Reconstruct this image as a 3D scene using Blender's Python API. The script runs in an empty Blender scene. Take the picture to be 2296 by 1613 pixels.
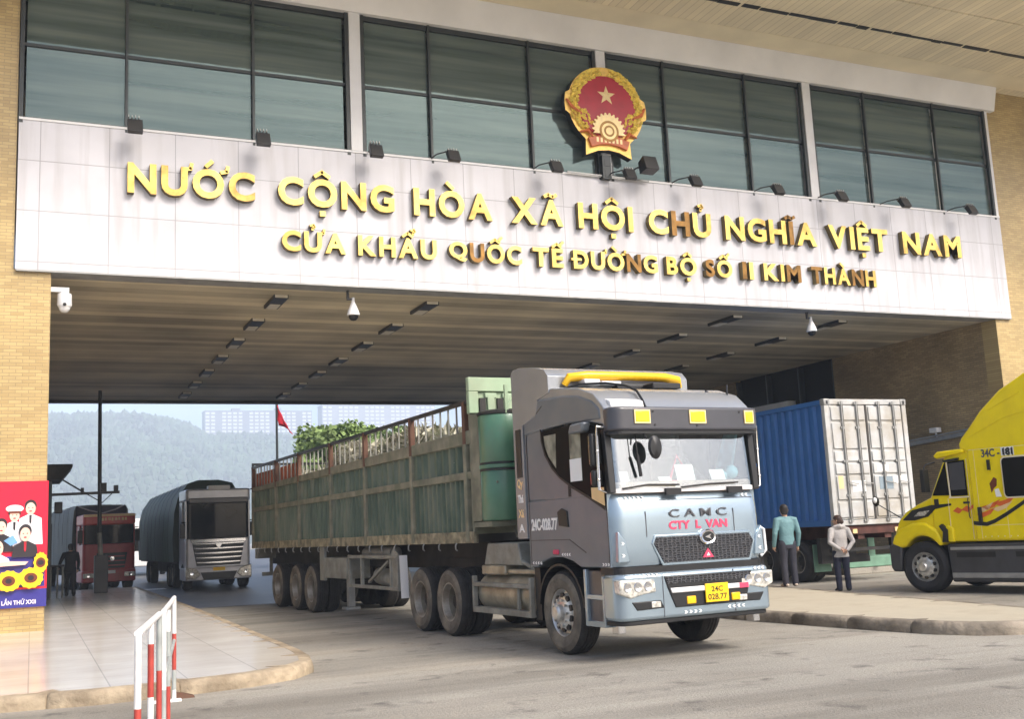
import bpy, bmesh, math, random
from mathutils import Vector, Matrix
R = math.radians
sc = bpy.context.scene
C = sc.collection
random.seed(7)

# ------------------------------------------------------------------ camera, sky, sun, exposure
cam = bpy.data.cameras.new('camera'); camo = bpy.data.objects.new('camera', cam); C.objects.link(camo)
Xc = Vector((0.91423, -0.40248, -0.04684)); Yd = Vector((0.02071, 0.16185, -0.98660)); Zf = Vector((0.40467, 0.90101, 0.15630))
camo.matrix_world = Matrix(((Xc.x, -Yd.x, -Zf.x, 0), (Xc.y, -Yd.y, -Zf.y, 0), (Xc.z, -Yd.z, -Zf.z, 1.6), (0, 0, 0, 1)))
cam.sensor_width = 36; cam.lens = 36 * 2413.2 / 2296; cam.clip_start = 0.1; cam.clip_end = 6000
sc.camera = camo

SUN_EL, SUN_AZ = R(41), R(24)          # azimuth measured from straight behind the camera towards the right
w = bpy.data.worlds.new('World'); sc.world = w; w.use_nodes = True
nt = w.node_tree; bg = nt.nodes['Background']; sky = nt.nodes.new('ShaderNodeTexSky')
sky.sky_type = 'NISHITA'; sky.sun_disc = False; sky.sun_elevation = SUN_EL; sky.sun_rotation = R(180) - SUN_AZ
sky.air_density = 0.8; sky.dust_density = 4.0; sky.ozone_density = 0.6
nt.links.new(sky.outputs[0], bg.inputs[0]); bg.inputs[1].default_value = 0.15
sl = bpy.data.lights.new('sun', 'SUN'); sl.energy = 2.3; sl.angle = R(24); sl.color = (1.0, 0.955, 0.89)
so = bpy.data.objects.new('sun', sl); C.objects.link(so)
sd = Vector((math.sin(SUN_AZ) * math.cos(SUN_EL), -math.cos(SUN_AZ) * math.cos(SUN_EL), math.sin(SUN_EL)))
so.rotation_euler = sd.to_track_quat('Z', 'Y').to_euler(); so.location = sd * 60
sc.view_settings.view_transform = 'Standard'; sc.view_settings.look = 'None'
sc.view_settings.exposure = 0.8; sc.view_settings.gamma = 1.0
sc.cycles.max_bounces = 8; sc.cycles.volume_bounces = 2

# ------------------------------------------------------------------ materials
def mat(name, col, rough=0.6, metal=0.0, var=0.15, scale=4.0, bump=0.0, bscale=30.0, coat=0.0, spec=0.5,
        dirt=None, dirt_amt=0.0, dirt_scale=1.5, stretch=(1, 1, 1), emit=0.0):
    m = bpy.data.materials.new(name); m.use_nodes = True
    n = m.node_tree; p = n.nodes['Principled BSDF']; L = n.links.new
    p.inputs['Roughness'].default_value = rough; p.inputs['Metallic'].default_value = metal
    p.inputs['Specular IOR Level'].default_value = spec; p.inputs['Coat Weight'].default_value = coat
    p.inputs['Coat Roughness'].default_value = 0.08
    tc = n.nodes.new('ShaderNodeTexCoord'); mp = n.nodes.new('ShaderNodeMapping'); mp.inputs['Scale'].default_value = stretch
    L(tc.outputs['Object'], mp.inputs[0])
    out = None
    if var > 0:
        nz = n.nodes.new('ShaderNodeTexNoise'); nz.inputs['Scale'].default_value = scale; nz.inputs['Detail'].default_value = 6
        L(mp.outputs[0], nz.inputs['Vector'])
        mr = n.nodes.new('ShaderNodeMapRange'); mr.inputs[1].default_value = 0.3; mr.inputs[2].default_value = 0.7
        mr.inputs[3].default_value = 1 - var; mr.inputs[4].default_value = 1 + var; L(nz.outputs['Fac'], mr.inputs[0])
        mx = n.nodes.new('ShaderNodeMix'); mx.data_type = 'RGBA'; mx.blend_type = 'MULTIPLY'; mx.inputs[0].default_value = 1
        mx.inputs['A'].default_value = (*col, 1); L(mr.outputs[0], mx.inputs['B']); out = mx.outputs['Result']
    if dirt:
        nz2 = n.nodes.new('ShaderNodeTexNoise'); nz2.inputs['Scale'].default_value = dirt_scale; nz2.inputs['Detail'].default_value = 8
        nz2.inputs['Roughness'].default_value = 0.65
        L(mp.outputs[0], nz2.inputs['Vector'])
        mr2 = n.nodes.new('ShaderNodeMapRange'); mr2.inputs[1].default_value = 0.45; mr2.inputs[2].default_value = 0.68
        mr2.inputs[4].default_value = dirt_amt; L(nz2.outputs['Fac'], mr2.inputs[0])
        mx2 = n.nodes.new('ShaderNodeMix'); mx2.data_type = 'RGBA'; L(mr2.outputs[0], mx2.inputs[0])
        if out: L(out, mx2.inputs['A'])
        else: mx2.inputs['A'].default_value = (*col, 1)
        mx2.inputs['B'].default_value = (*dirt, 1); out = mx2.outputs['Result']
    if out: L(out, p.inputs['Base Color'])
    else: p.inputs['Base Color'].default_value = (*col, 1)
    if bump > 0:
        nb = n.nodes.new('ShaderNodeTexNoise'); nb.inputs['Scale'].default_value = bscale; nb.inputs['Detail'].default_value = 5
        L(mp.outputs[0], nb.inputs['Vector'])
        bp = n.nodes.new('ShaderNodeBump'); bp.inputs['Strength'].default_value = bump; bp.inputs['Distance'].default_value = 0.03
        L(nb.outputs['Fac'], bp.inputs['Height']); L(bp.outputs[0], p.inputs['Normal'])
    if emit:
        p.inputs['Emission Color'].default_value = (*col, 1); p.inputs['Emission Strength'].default_value = emit
    return m

def planar(n, axes, sx=1, sy=1):
    tc = n.nodes.new('ShaderNodeTexCoord'); s = n.nodes.new('ShaderNodeSeparateXYZ'); c = n.nodes.new('ShaderNodeCombineXYZ')
    n.links.new(tc.outputs['Object'], s.inputs[0])
    n.links.new(s.outputs[axes[0]], c.inputs[0]); n.links.new(s.outputs[axes[1]], c.inputs[1])
    return c.outputs[0]

def brick_mat(name, axes, c1, c2, mortar, bw, rh, ms, rough=0.5, offset=0.5, bump=0.3, var=0.2, bias=0.0, spec=0.5, vscale=0.6, streak=0.0):
    m = bpy.data.materials.new(name); m.use_nodes = True; n = m.node_tree; p = n.nodes['Principled BSDF']; L = n.links.new
    v = planar(n, axes)
    b = n.nodes.new('ShaderNodeTexBrick'); L(v, b.inputs['Vector']); b.offset = offset
    for k, x in (('Color1', c1), ('Color2', c2), ('Mortar', mortar)): b.inputs[k].default_value = (*x, 1)
    b.inputs['Scale'].default_value = 1; b.inputs['Mortar Size'].default_value = ms; b.inputs['Brick Width'].default_value = bw
    b.inputs['Row Height'].default_value = rh; b.inputs['Bias'].default_value = bias; b.inputs['Mortar Smooth'].default_value = 0.2
    nz = n.nodes.new('ShaderNodeTexNoise'); nz.inputs['Scale'].default_value = vscale; nz.inputs['Detail'].default_value = 8; L(v, nz.inputs['Vector'])
    mr = n.nodes.new('ShaderNodeMapRange'); mr.inputs[1].default_value = .3; mr.inputs[2].default_value = .7; mr.inputs[3].default_value = 1 - var; mr.inputs[4].default_value = 1 + var
    L(nz.outputs['Fac'], mr.inputs[0])
    mx = n.nodes.new('ShaderNodeMix'); mx.data_type = 'RGBA'; mx.blend_type = 'MULTIPLY'; mx.inputs[0].default_value = 1
    L(b.outputs['Color'], mx.inputs['A']); L(mr.outputs[0], mx.inputs['B']); L(mx.outputs['Result'], p.inputs['Base Color'])
    if streak:
        mp = n.nodes.new('ShaderNodeMapping'); mp.inputs['Scale'].default_value = (3.2, .22, 1); L(v, mp.inputs[0])
        n3 = n.nodes.new('ShaderNodeTexNoise'); n3.inputs['Scale'].default_value = 1.2; n3.inputs['Detail'].default_value = 7; L(mp.outputs[0], n3.inputs['Vector'])
        r3 = n.nodes.new('ShaderNodeMapRange'); r3.inputs[1].default_value = .48; r3.inputs[2].default_value = .72; r3.inputs[4].default_value = streak; L(n3.outputs['Fac'], r3.inputs[0])
        m3 = n.nodes.new('ShaderNodeMix'); m3.data_type = 'RGBA'; L(r3.outputs[0], m3.inputs[0]); L(mx.outputs['Result'], m3.inputs['A']); m3.inputs['B'].default_value = (.36, .34, .33, 1)
        L(m3.outputs['Result'], p.inputs['Base Color'])
    p.inputs['Roughness'].default_value = rough; p.inputs['Specular IOR Level'].default_value = spec
    bp = n.nodes.new('ShaderNodeBump'); bp.inputs['Strength'].default_value = bump; bp.inputs['Distance'].default_value = 0.01; bp.invert = True
    L(b.outputs['Fac'], bp.inputs['Height']); L(bp.outputs[0], p.inputs['Normal'])
    return m

def slat_mat(name, axis, pitch, c1, c2, rough=0.5, var=0.12, gap=0.12, bumpd=0.02, vscale=0.5):
    m = bpy.data.materials.new(name); m.use_nodes = True; n = m.node_tree; p = n.nodes['Principled BSDF']; L = n.links.new
    tc = n.nodes.new('ShaderNodeTexCoord'); s = n.nodes.new('ShaderNodeSeparateXYZ'); L(tc.outputs['Object'], s.inputs[0])
    d = n.nodes.new('ShaderNodeMath'); d.operation = 'DIVIDE'; d.inputs[1].default_value = pitch; L(s.outputs[axis], d.inputs[0])
    f = n.nodes.new('ShaderNodeMath'); f.operation = 'FRACT'; L(d.outputs[0], f.inputs[0])
    fl = n.nodes.new('ShaderNodeMath'); fl.operation = 'FLOOR'; L(d.outputs[0], fl.inputs[0])
    wn = n.nodes.new('ShaderNodeTexWhiteNoise'); wn.noise_dimensions = '1D'; L(fl.outputs[0], wn.inputs['W'])
    r = n.nodes.new('ShaderNodeValToRGB'); L(f.outputs[0], r.inputs[0])
    e = r.color_ramp.elements; e[0].position = 0; e[0].color = (*c2, 1); e[1].position = gap; e[1].color = (*c1, 1)
    nz = n.nodes.new('ShaderNodeTexNoise'); nz.inputs['Scale'].default_value = vscale; nz.inputs['Detail'].default_value = 6; L(tc.outputs['Object'], nz.inputs['Vector'])
    ad = n.nodes.new('ShaderNodeMath'); ad.operation = 'ADD'; L(nz.outputs['Fac'], ad.inputs[0])
    ml = n.nodes.new('ShaderNodeMath'); ml.operation = 'MULTIPLY'; ml.inputs[1].default_value = 0.35; L(wn.outputs['Value'], ml.inputs[0]); L(ml.outputs[0], ad.inputs[1])
    mr = n.nodes.new('ShaderNodeMapRange'); mr.inputs[1].default_value = .4; mr.inputs[2].default_value = 1.0; mr.inputs[3].default_value = 1 - var; mr.inputs[4].default_value = 1 + var
    L(ad.outputs[0], mr.inputs[0])
    mx = n.nodes.new('ShaderNodeMix'); mx.data_type = 'RGBA'; mx.blend_type = 'MULTIPLY'; mx.inputs[0].default_value = 1
    L(r.outputs[0], mx.inputs['A']); L(mr.outputs[0], mx.inputs['B']); L(mx.outputs['Result'], p.inputs['Base Color'])
    p.inputs['Roughness'].default_value = rough
    bp = n.nodes.new('ShaderNodeBump'); bp.inputs['Strength'].default_value = .6; bp.inputs['Distance'].default_value = bumpd
    L(r.outputs[0], bp.inputs['Height']); L(bp.outputs[0], p.inputs['Normal'])
    return m

def glass_mat(name, tint, fac, gl=(.9, .95, .97), rough=0.02, wav=0.0):
    m = bpy.data.materials.new(name); m.use_nodes = True; n = m.node_tree; L = n.links.new
    n.nodes.remove(n.nodes['Principled BSDF']); o = n.nodes['Material Output']
    t = n.nodes.new('ShaderNodeBsdfTransparent'); t.inputs[0].default_value = (*tint, 1)
    g = n.nodes.new('ShaderNodeBsdfGlossy'); g.inputs['Color'].default_value = (*gl, 1); g.inputs['Roughness'].default_value = rough
    x = n.nodes.new('ShaderNodeMixShader'); x.inputs[0].default_value = fac
    L(t.outputs[0], x.inputs[1]); L(g.outputs[0], x.inputs[2]); L(x.outputs[0], o.inputs[0])
    if wav:
        tc = n.nodes.new('ShaderNodeTexCoord'); nz = n.nodes.new('ShaderNodeTexNoise'); nz.inputs['Scale'].default_value = 1.2
        L(tc.outputs['Object'], nz.inputs['Vector']); bp = n.nodes.new('ShaderNodeBump'); bp.inputs['Strength'].default_value = wav; bp.inputs['Distance'].default_value = .02
        L(nz.outputs['Fac'], bp.inputs['Height']); L(bp.outputs[0], g.inputs['Normal'])
    return m

M = {}
M['brick_front'] = brick_mat('glazed_brick', (0, 2), (.49, .36, .155), (.375, .26, .105), (.31, .225, .11), .23, .066, .006, rough=.32, var=.18, bias=-.2)
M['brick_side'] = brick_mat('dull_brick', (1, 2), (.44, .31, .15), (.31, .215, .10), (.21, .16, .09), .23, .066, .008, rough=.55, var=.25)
M['tile'] = brick_mat('floor_tile', (0, 1), (.70, .64, .55), (.65, .59, .505), (.47, .43, .38), .8, .8, .008, rough=.18, offset=0, bump=.15, var=.10, vscale=1.2)
def worn_concrete(name, base):
    m = mat(name, base, .82, var=.12, scale=.35); n = m.node_tree; L = n.links.new; p = n.nodes['Principled BSDF']
    src = p.inputs['Base Color'].links[0].from_socket
    tc = [x for x in n.nodes if x.type == 'TEX_COORD'][0]
    def noise(scale, stretch, lo, hi, detail=8, rough=.6):
        mp = n.nodes.new('ShaderNodeMapping'); mp.inputs['Scale'].default_value = stretch; L(tc.outputs['Object'], mp.inputs[0])
        z = n.nodes.new('ShaderNodeTexNoise'); z.inputs['Scale'].default_value = scale; z.inputs['Detail'].default_value = detail; z.inputs['Roughness'].default_value = rough; L(mp.outputs[0], z.inputs['Vector'])
        r = n.nodes.new('ShaderNodeMapRange'); r.inputs[1].default_value = lo; r.inputs[2].default_value = hi; L(z.outputs['Fac'], r.inputs[0]); return r.outputs[0]
    def over(src, fac, col, amt):
        ml = n.nodes.new('ShaderNodeMath'); ml.operation = 'MULTIPLY'; ml.inputs[1].default_value = amt; L(fac, ml.inputs[0])
        x = n.nodes.new('ShaderNodeMix'); x.data_type = 'RGBA'; L(ml.outputs[0], x.inputs[0]); L(src, x.inputs['A']); x.inputs['B'].default_value = (*col, 1); return x.outputs['Result']
    src = over(src, noise(.16, (.6, 1, 1), .47, .60), (.175, .155, .125), .72)          # big worn patches
    src = over(src, noise(.7, (.12, 1, 1), .48, .64), (.155, .14, .115), .62)         # tyre streaks along the lanes
    src = over(src, noise(.5, (.08, 1, 1), .52, .66), (.42, .37, .30), .6)          # pale sweeps across
    src = over(src, noise(1.8, (1, 1, 1), .58, .70), (.08, .072, .065), .75)           # oil spots
    src = over(src, noise(26, (1, 1, 1), .42, .70, 3), (.14, .13, .115), .35)        # grit
    w_ = noise(1.5, (1, 1, 1), 0, 1)
    va = n.nodes.new('ShaderNodeVectorMath'); va.operation = 'MULTIPLY_ADD'; L(tc.outputs['Object'], va.inputs[0]); va.inputs[1].default_value = (.22, .22, .22); L(w_, va.inputs[2])
    vo = n.nodes.new('ShaderNodeTexVoronoi'); vo.feature = 'DISTANCE_TO_EDGE'; vo.inputs['Scale'].default_value = 1.3; L(va.outputs[0], vo.inputs['Vector'])
    r = n.nodes.new('ShaderNodeMapRange'); r.inputs[1].default_value = .0; r.inputs[2].default_value = .006; r.inputs[3].default_value = 1; r.inputs[4].default_value = 0; L(vo.outputs['Distance'], r.inputs[0])
    mk_ = n.nodes.new('ShaderNodeMath'); mk_.operation = 'MULTIPLY'; L(r.outputs[0], mk_.inputs[0]); L(noise(.3, (1, 1, 1), .45, .6), mk_.inputs[1])
    src = over(src, mk_.outputs[0], (.07, .06, .05), .75)                            # cracks
    L(src, p.inputs['Base Color'])
    g_ = noise(38, (1, 1, 1), .2, .8, 4); bp = n.nodes.new('ShaderNodeBump'); bp.inputs['Strength'].default_value = .55; bp.inputs['Distance'].default_value = .02; L(g_, bp.inputs['Height']); L(bp.outputs[0], p.inputs['Normal'])
    return m
M['concrete'] = worn_concrete('concrete', (.365, .34, .29))
M['asphalt'] = mat('asphalt', (.075, .077, .088), .42, var=.25, scale=.4, bump=.3, bscale=40, dirt=(.16, .15, .14), dirt_amt=.4, dirt_scale=.5)
M['kerb'] = mat('kerb_stone', (.36, .29, .20), .9, var=.35, scale=3, bump=.9, bscale=12, dirt=(.15, .11, .07), dirt_amt=.8, dirt_scale=2.2)
M['kerb_grey'] = mat('kerb_grey', (.26, .22, .17), .9, var=.35, scale=3, bump=.9, bscale=9, dirt=(.09, .07, .05), dirt_amt=.85, dirt_scale=1.6)
M['island'] = mat('island_top', (.47, .42, .32), .8, var=.15, scale=1.2, bump=.2, bscale=20, dirt=(.30, .25, .18), dirt_amt=.6, dirt_scale=1.2)
M['band'] = brick_mat('white_panel', (0, 2), (.62, .61, .635), (.58, .57, .595), (.36, .35, .37), 1.29, 1.03, .010, rough=.3, offset=0, bump=.25, var=.10, streak=.5)
M['white'] = mat('white_paint', (.74, .73, .72), .45, var=.06, scale=2)
M['offwhite'] = mat('fascia_paint', (.82, .80, .77), .5, var=.08, scale=.8)
M['slat_y'] = slat_mat('canopy_slats', 0, .2, (.86, .76, .54), (.60, .51, .35), var=.12, gap=.16)
M['canopy_plain'] = mat('canopy_plain', (.86, .76, .54), .5, var=.1, scale=.7)
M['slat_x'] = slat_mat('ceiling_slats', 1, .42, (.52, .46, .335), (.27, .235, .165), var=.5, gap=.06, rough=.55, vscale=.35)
M['dark'] = mat('dark_metal', (.02, .02, .022), .4, var=.2)
M['black'] = mat('black_plastic', (.012, .012, .013), .45, var=.2)
M['chassis'] = mat('chassis_grime', (.016, .015, .014), .7, var=.4, scale=3, dirt=(.05, .042, .034), dirt_amt=.5)
M['mullion'] = mat('mullion_metal', (.045, .05, .05), .4, metal=.4, var=.1)
def painted_streak_glass():  # streaks and tone painted in for reflections and beams behind the panes
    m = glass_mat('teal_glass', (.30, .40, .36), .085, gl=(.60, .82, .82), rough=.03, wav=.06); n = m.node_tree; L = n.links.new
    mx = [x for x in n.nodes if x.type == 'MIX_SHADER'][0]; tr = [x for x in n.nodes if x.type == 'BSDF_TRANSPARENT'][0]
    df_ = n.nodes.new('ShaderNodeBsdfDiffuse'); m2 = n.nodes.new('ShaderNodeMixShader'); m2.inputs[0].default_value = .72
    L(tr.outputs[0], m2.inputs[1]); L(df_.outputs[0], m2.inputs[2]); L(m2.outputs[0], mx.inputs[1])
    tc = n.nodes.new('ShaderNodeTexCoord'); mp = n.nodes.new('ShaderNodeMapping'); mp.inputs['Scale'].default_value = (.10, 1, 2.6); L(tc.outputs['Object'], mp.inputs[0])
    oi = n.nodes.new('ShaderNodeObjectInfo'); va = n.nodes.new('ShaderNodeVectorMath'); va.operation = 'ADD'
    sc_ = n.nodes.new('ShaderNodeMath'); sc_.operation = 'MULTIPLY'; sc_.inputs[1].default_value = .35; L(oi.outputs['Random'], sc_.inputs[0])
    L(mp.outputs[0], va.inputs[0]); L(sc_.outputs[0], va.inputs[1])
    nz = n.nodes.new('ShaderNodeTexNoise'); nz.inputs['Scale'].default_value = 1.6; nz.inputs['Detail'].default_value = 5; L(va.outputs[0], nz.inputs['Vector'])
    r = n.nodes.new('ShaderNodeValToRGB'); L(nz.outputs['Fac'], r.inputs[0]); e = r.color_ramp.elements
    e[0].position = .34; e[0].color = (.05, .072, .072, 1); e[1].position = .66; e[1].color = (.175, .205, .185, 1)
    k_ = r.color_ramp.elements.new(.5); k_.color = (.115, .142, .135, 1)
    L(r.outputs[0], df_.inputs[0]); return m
M['glass'] = painted_streak_glass()
M['room'] = slat_mat('room_beams', 1, .9, (.40, .38, .28), (.12, .12, .09), var=.3, gap=.35)
M['blind'] = slat_mat('olive_blind', 2, .45, (.46, .42, .24), (.34, .31, .17), var=.25)
M['gold'] = mat('polished_gold', (.98, .68, .17), .28, metal=.55, var=.15, scale=6, dirt=(.30, .16, .04), dirt_amt=.8, dirt_scale=1.1)  # brown tarnish noise, also standing in for gradual dark reflections
M['gold_worn'] = mat('tarnished_gold', (.24, .125, .03), .35, metal=.6, var=.35, scale=5)
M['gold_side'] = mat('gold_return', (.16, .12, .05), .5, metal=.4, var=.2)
M['gold_paint'] = mat('gold_paint', (.90, .60, .15), .38, metal=.3, var=.2, scale=9)
M['gold_pale'] = mat('pale_gold_paint', (.92, .72, .36), .4, metal=.2, var=.12, scale=9)
M['gold_green'] = mat('rice_gold', (.88, .66, .12), .4, metal=.25, var=.25, scale=11)
M['emblem_red'] = mat('emblem_red', (.43, .012, .028), .35, var=.12)
M['emblem_orange'] = mat('ribbon_red', (.62, .16, .05), .4, var=.2, scale=8)
M['cab_grey'] = mat('cab_paint_dim_side', (.15, .175, .20), .32, metal=.1, var=.10, scale=2, coat=.05, dirt=(.21, .19, .17), dirt_amt=.3, dirt_scale=2)  # cab paint on the sides, darkened for the dim surroundings they reflect
M['cab_pale'] = mat('cab_paint_lit_roof', (.30, .315, .335), .27, metal=.3, var=.07, scale=2, coat=.3)  # roof copy of the cab paint, toned pale for reflected sky
M['cab_blue'] = mat('cab_paint_lit_front', (.33, .415, .48), .22, metal=.6, var=.06, scale=2, coat=.5)  # front copy of the cab paint, lightened for the brighter scene it reflects
M['visor'] = mat('visor_plastic', (.055, .055, .065), .35, var=.1, coat=.3)
M['windscreen'] = glass_mat('windscreen_glass', (.80, .88, .88), .36, gl=(.93, .97, .98))
M['side_glass'] = mat('dark_glass', (.012, .011, .010), .10, var=0, spec=.12)
M['lorry_glass'] = mat('lorry_glass', (.012, .013, .015), .06, var=.6, scale=1.2, spec=.35)
M['cab_side_glass'] = mat('tinted_side_glass', (.012, .011, .010), .3, var=0, spec=.03)
M['quarter'] = mat('painted_reflection_glass', (.27, .26, .20), .4, var=.5, scale=5, spec=.1)  # pale mottled colour painted in for the reflection on the side panes
M['amber'] = mat('amber_lens', (.90, .50, .01), .25, var=.1, scale=20)
M['yellow_lens'] = mat('yellow_lens', (.95, .62, .02), .25, var=.12, scale=30)
M['chrome'] = mat('chrome', (.75, .75, .76), .15, metal=1, var=.05)
M['lens'] = mat('headlamp_lens', (.62, .60, .54), .12, metal=.3, var=.5, scale=22, coat=.6)
M['grille'] = None
M['plate'] = mat('plate_yellow', (.95, .58, .01), .4, var=.05)
M['red'] = mat('red_paint', (.55, .02, .03), .4, var=.1)
M['pinkred'] = mat('red_vinyl', (.70, .06, .13), .4, var=.1)
M['letter_grey'] = mat('badge_grey', (.12, .12, .13), .3, metal=.6, var=.1)
M['vinyl'] = mat('white_vinyl', (.85, .85, .84), .4, var=.05)
M['tyre'] = mat('dusty_tyre', (.13, .112, .088), .9, var=.3, scale=5, bump=.4, bscale=30, dirt=(.25, .21, .155), dirt_amt=.8, dirt_scale=2.5)
M['tyre_dark'] = mat('dark_tyre', (.022, .022, .024), .85, var=.3, scale=5, bump=.3)
M['rim'] = mat('rim_steel', (.40, .37, .32), .5, metal=.35, var=.25, scale=9, dirt=(.20, .15, .10), dirt_amt=.7, dirt_scale=5)
M['tread'] = mat('tyre_tread', (.028, .026, .024), .9, var=.3, scale=8, bump=.5)
M['rim_inner'] = mat('rim_dish', (.20, .175, .13), .75, metal=.1, var=.3, scale=8)
M['rim_bright'] = mat('bright_rim', (.62, .62, .60), .3, metal=.7, var=.25, scale=12)
M['green'] = mat('trailer_green', (.085, .128, .088), .6, var=.35, scale=2.2, bump=.2, bscale=8, dirt=(.21, .195, .145), dirt_amt=.75, dirt_scale=2.2, stretch=(1, 1, .35))
M['green_dust'] = mat('dusty_rail', (.21, .20, .145), .75, var=.35, scale=3, dirt=(.09, .115, .07), dirt_amt=.7, dirt_scale=2.5)
M['green_pale'] = mat('pale_green', (.31, .42, .27), .6, var=.14, scale=2.5, dirt=(.30, .32, .22), dirt_amt=.5)
M['green_tank'] = mat('tank_green', (.075, .19, .115), .36, var=.2, scale=2, coat=.2, dirt=(.14, .16, .11), dirt_amt=.5)
M['rail_patch'] = mat('deck_edge', (.30, .26, .17), .8, var=.5, scale=5, dirt=(.08, .08, .05), dirt_amt=.85, dirt_scale=4)
M['rust'] = mat('rusty_steel', (.125, .055, .032), .8, var=.4, scale=4, dirt=(.09, .06, .04), dirt_amt=.7, dirt_scale=4)
M['rust_dark'] = mat('dark_rust', (.085, .03, .022), .8, var=.4, scale=4)
M['orange_panel'] = mat('orange_rusty_panel', (.42, .10, .03), .7, var=.3, scale=4, dirt=(.15, .07, .04), dirt_amt=.6)
M['straw'] = mat('dry_brush', (.46, .44, .34), .9, var=.5, scale=7)
M['leafy'] = mat('cargo_leaf', (.20, .21, .13), .85, var=.5, scale=5)
M['grey_metal'] = mat('grey_steel', (.27, .27, .24), .55, metal=.2, var=.25, scale=4, dirt=(.15, .13, .10), dirt_amt=.6, dirt_scale=3)
M['alu'] = mat('tank_alloy', (.42, .39, .31), .42, metal=.5, var=.3, scale=3, dirt=(.20, .16, .10), dirt_amt=.7, dirt_scale=2.4)
M['blue'] = mat('container_blue', (.02, .13, .40), .45, var=.2, scale=1.5, dirt=(.04, .10, .22), dirt_amt=.4)
M['door_white'] = mat('container_door', (.50, .505, .50), .42, var=.14, scale=1.6, dirt=(.34, .29, .21), dirt_amt=.75, dirt_scale=1.1)
M['steel_grey'] = mat('steel_grey', (.33, .33, .32), .5, metal=.4, var=.15)
M['seal'] = mat('door_seal', (.05, .045, .04), .8, var=.2)
M['yellow'] = mat('truck_yellow', (.90, .71, .0), .34, var=.05, scale=1.5, coat=.08, spec=.3, dirt=(.62, .46, .01), dirt_amt=.3, dirt_scale=1.6)
M['skirt'] = mat('skirt_grey', (.05, .05, .054), .45, var=.25, scale=2)
M['flame'] = mat('flame_orange', (.75, .14, .02), .4, var=.1)
M['flame_pale'] = mat('flame_cream', (.85, .60, .30), .4, var=.1)
M['maroon'] = mat('maroon_paint', (.36, .025, .03), .35, var=.15, coat=.3)
M['red_cap'] = mat('red_cab', (.60, .06, .05), .35, var=.15, coat=.3)
M['silver_cab'] = mat('silver_paint', (.46, .46, .49), .3, metal=.3, var=.08, coat=.4)
M['tarp_green'] = mat('dark_green_tarp', (.020, .045, .026), .62, var=.4, scale=1.3, bump=1.0, bscale=2.2, stretch=(1, 1, .3))
M['tarp_grey'] = mat('grey_tarp', (.12, .135, .125), .65, var=.25, scale=1.3, bump=.8, bscale=2.2, stretch=(1, 1, .3))
M['tarp_navy'] = mat('navy_tarp', (.028, .033, .055), .6, var=.3, scale=1.3, bump=.8, bscale=2.2)
M['skin'] = mat('skin', (.46, .27, .18), .55, var=.08)
M['hair'] = mat('dark_hair', (.018, .013, .011), .6, var=.3, scale=30)
M['hair_brown'] = mat('brown_hair', (.045, .02, .012), .55, var=.4, scale=30)
M['teal_shirt'] = mat('teal_jacket', (.13, .25, .27), .7, var=.12, bump=1.0, bscale=7)
M['grey_jacket'] = mat('grey_jacket', (.46, .43, .41), .8, var=.12, bump=1.0, bscale=8)
M['trouser'] = mat('dark_trouser', (.03, .03, .042), .8, var=.2, bump=.4, bscale=7)
M['jeans'] = mat('navy_jeans', (.018, .02, .04), .8, var=.25, bump=.4, bscale=7)
M['black_cloth'] = mat('black_cloth', (.013, .013, .016), .8, var=.2, bump=.4, bscale=7)
M['shoe_pale'] = mat('pale_sandal', (.52, .42, .33), .6, var=.15)
M['hill'] = mat('hill_scrub', (.055, .085, .045), .95, var=.35, scale=.03)
M['wood'] = mat('wood_leaf', (.045, .075, .038), .9, var=.75, scale=.012)
M['leaf'] = mat('tree_leaf', (.19, .27, .09), .8, var=.5, scale=.9)
M['bark'] = mat('bark', (.10, .075, .05), .9, var=.3)
M['apartment'] = mat('apartment_wall', (.13, .14, .17), .8, var=.1, scale=.1)
M['apartment_pale'] = mat('apartment_pale', (.22, .23, .26), .8, var=.08, scale=.1)
M['pane_pale'] = mat('apartment_window', (.50, .52, .56), .3, var=.1, scale=.2)
M['flag'] = mat('flag_red', (.60, .02, .04), .7, var=.12)
M['bar_white'] = mat('barrier_white', (.82, .80, .77), .5, var=.08, scale=8, dirt=(.5, .42, .36), dirt_amt=.4, dirt_scale=6)
M['bar_red'] = mat('barrier_red', (.42, .055, .04), .55, var=.2, scale=8)
M['bar_grey'] = mat('barrier_grey', (.36, .38, .36), .5, var=.2, scale=8)
M['paper'] = mat('paper', (.85, .85, .83), .6, var=.04)
M['dash'] = mat('dashboard', (.42, .31, .24), .7, var=.25, scale=5)
M['curtain'] = mat('curtain', (.34, .37, .36), .8, var=.25, scale=4)
M['teal'] = mat('teal_cloth', (.18, .45, .52), .7, var=.3, scale=12)
M['poster_red'] = mat('poster_red', (.72, .005, .035), .4, var=.1, scale=2)
M['poster_blue'] = mat('poster_blue', (.035, .03, .24), .4, var=.08)
M['poster_skin'] = mat('print_skin', (.85, .52, .42), .5, var=.05)
M['poster_white'] = mat('print_white', (.86, .82, .85), .5, var=.04)
M['poster_black'] = mat('print_black', (.02, .015, .02), .5, var=.05)
M['poster_sky'] = mat('print_sky', (.16, .36, .72), .5, var=.08)
M['sunflower'] = mat('print_yellow', (.92, .55, .01), .5, var=.15, scale=20)
M['seed'] = mat('print_brown', (.15, .03, .008), .5, var=.2, scale=20)
M['line_white'] = mat('line_paint', (.80, .80, .80), .6, var=.08)
M['booth_green'] = mat('booth_green', (.14, .27, .19), .6, var=.2, scale=3)
M['lamp_face'] = mat('lamp_diffuser_lit_end', (.62, .58, .48), .4, var=.05)

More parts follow.
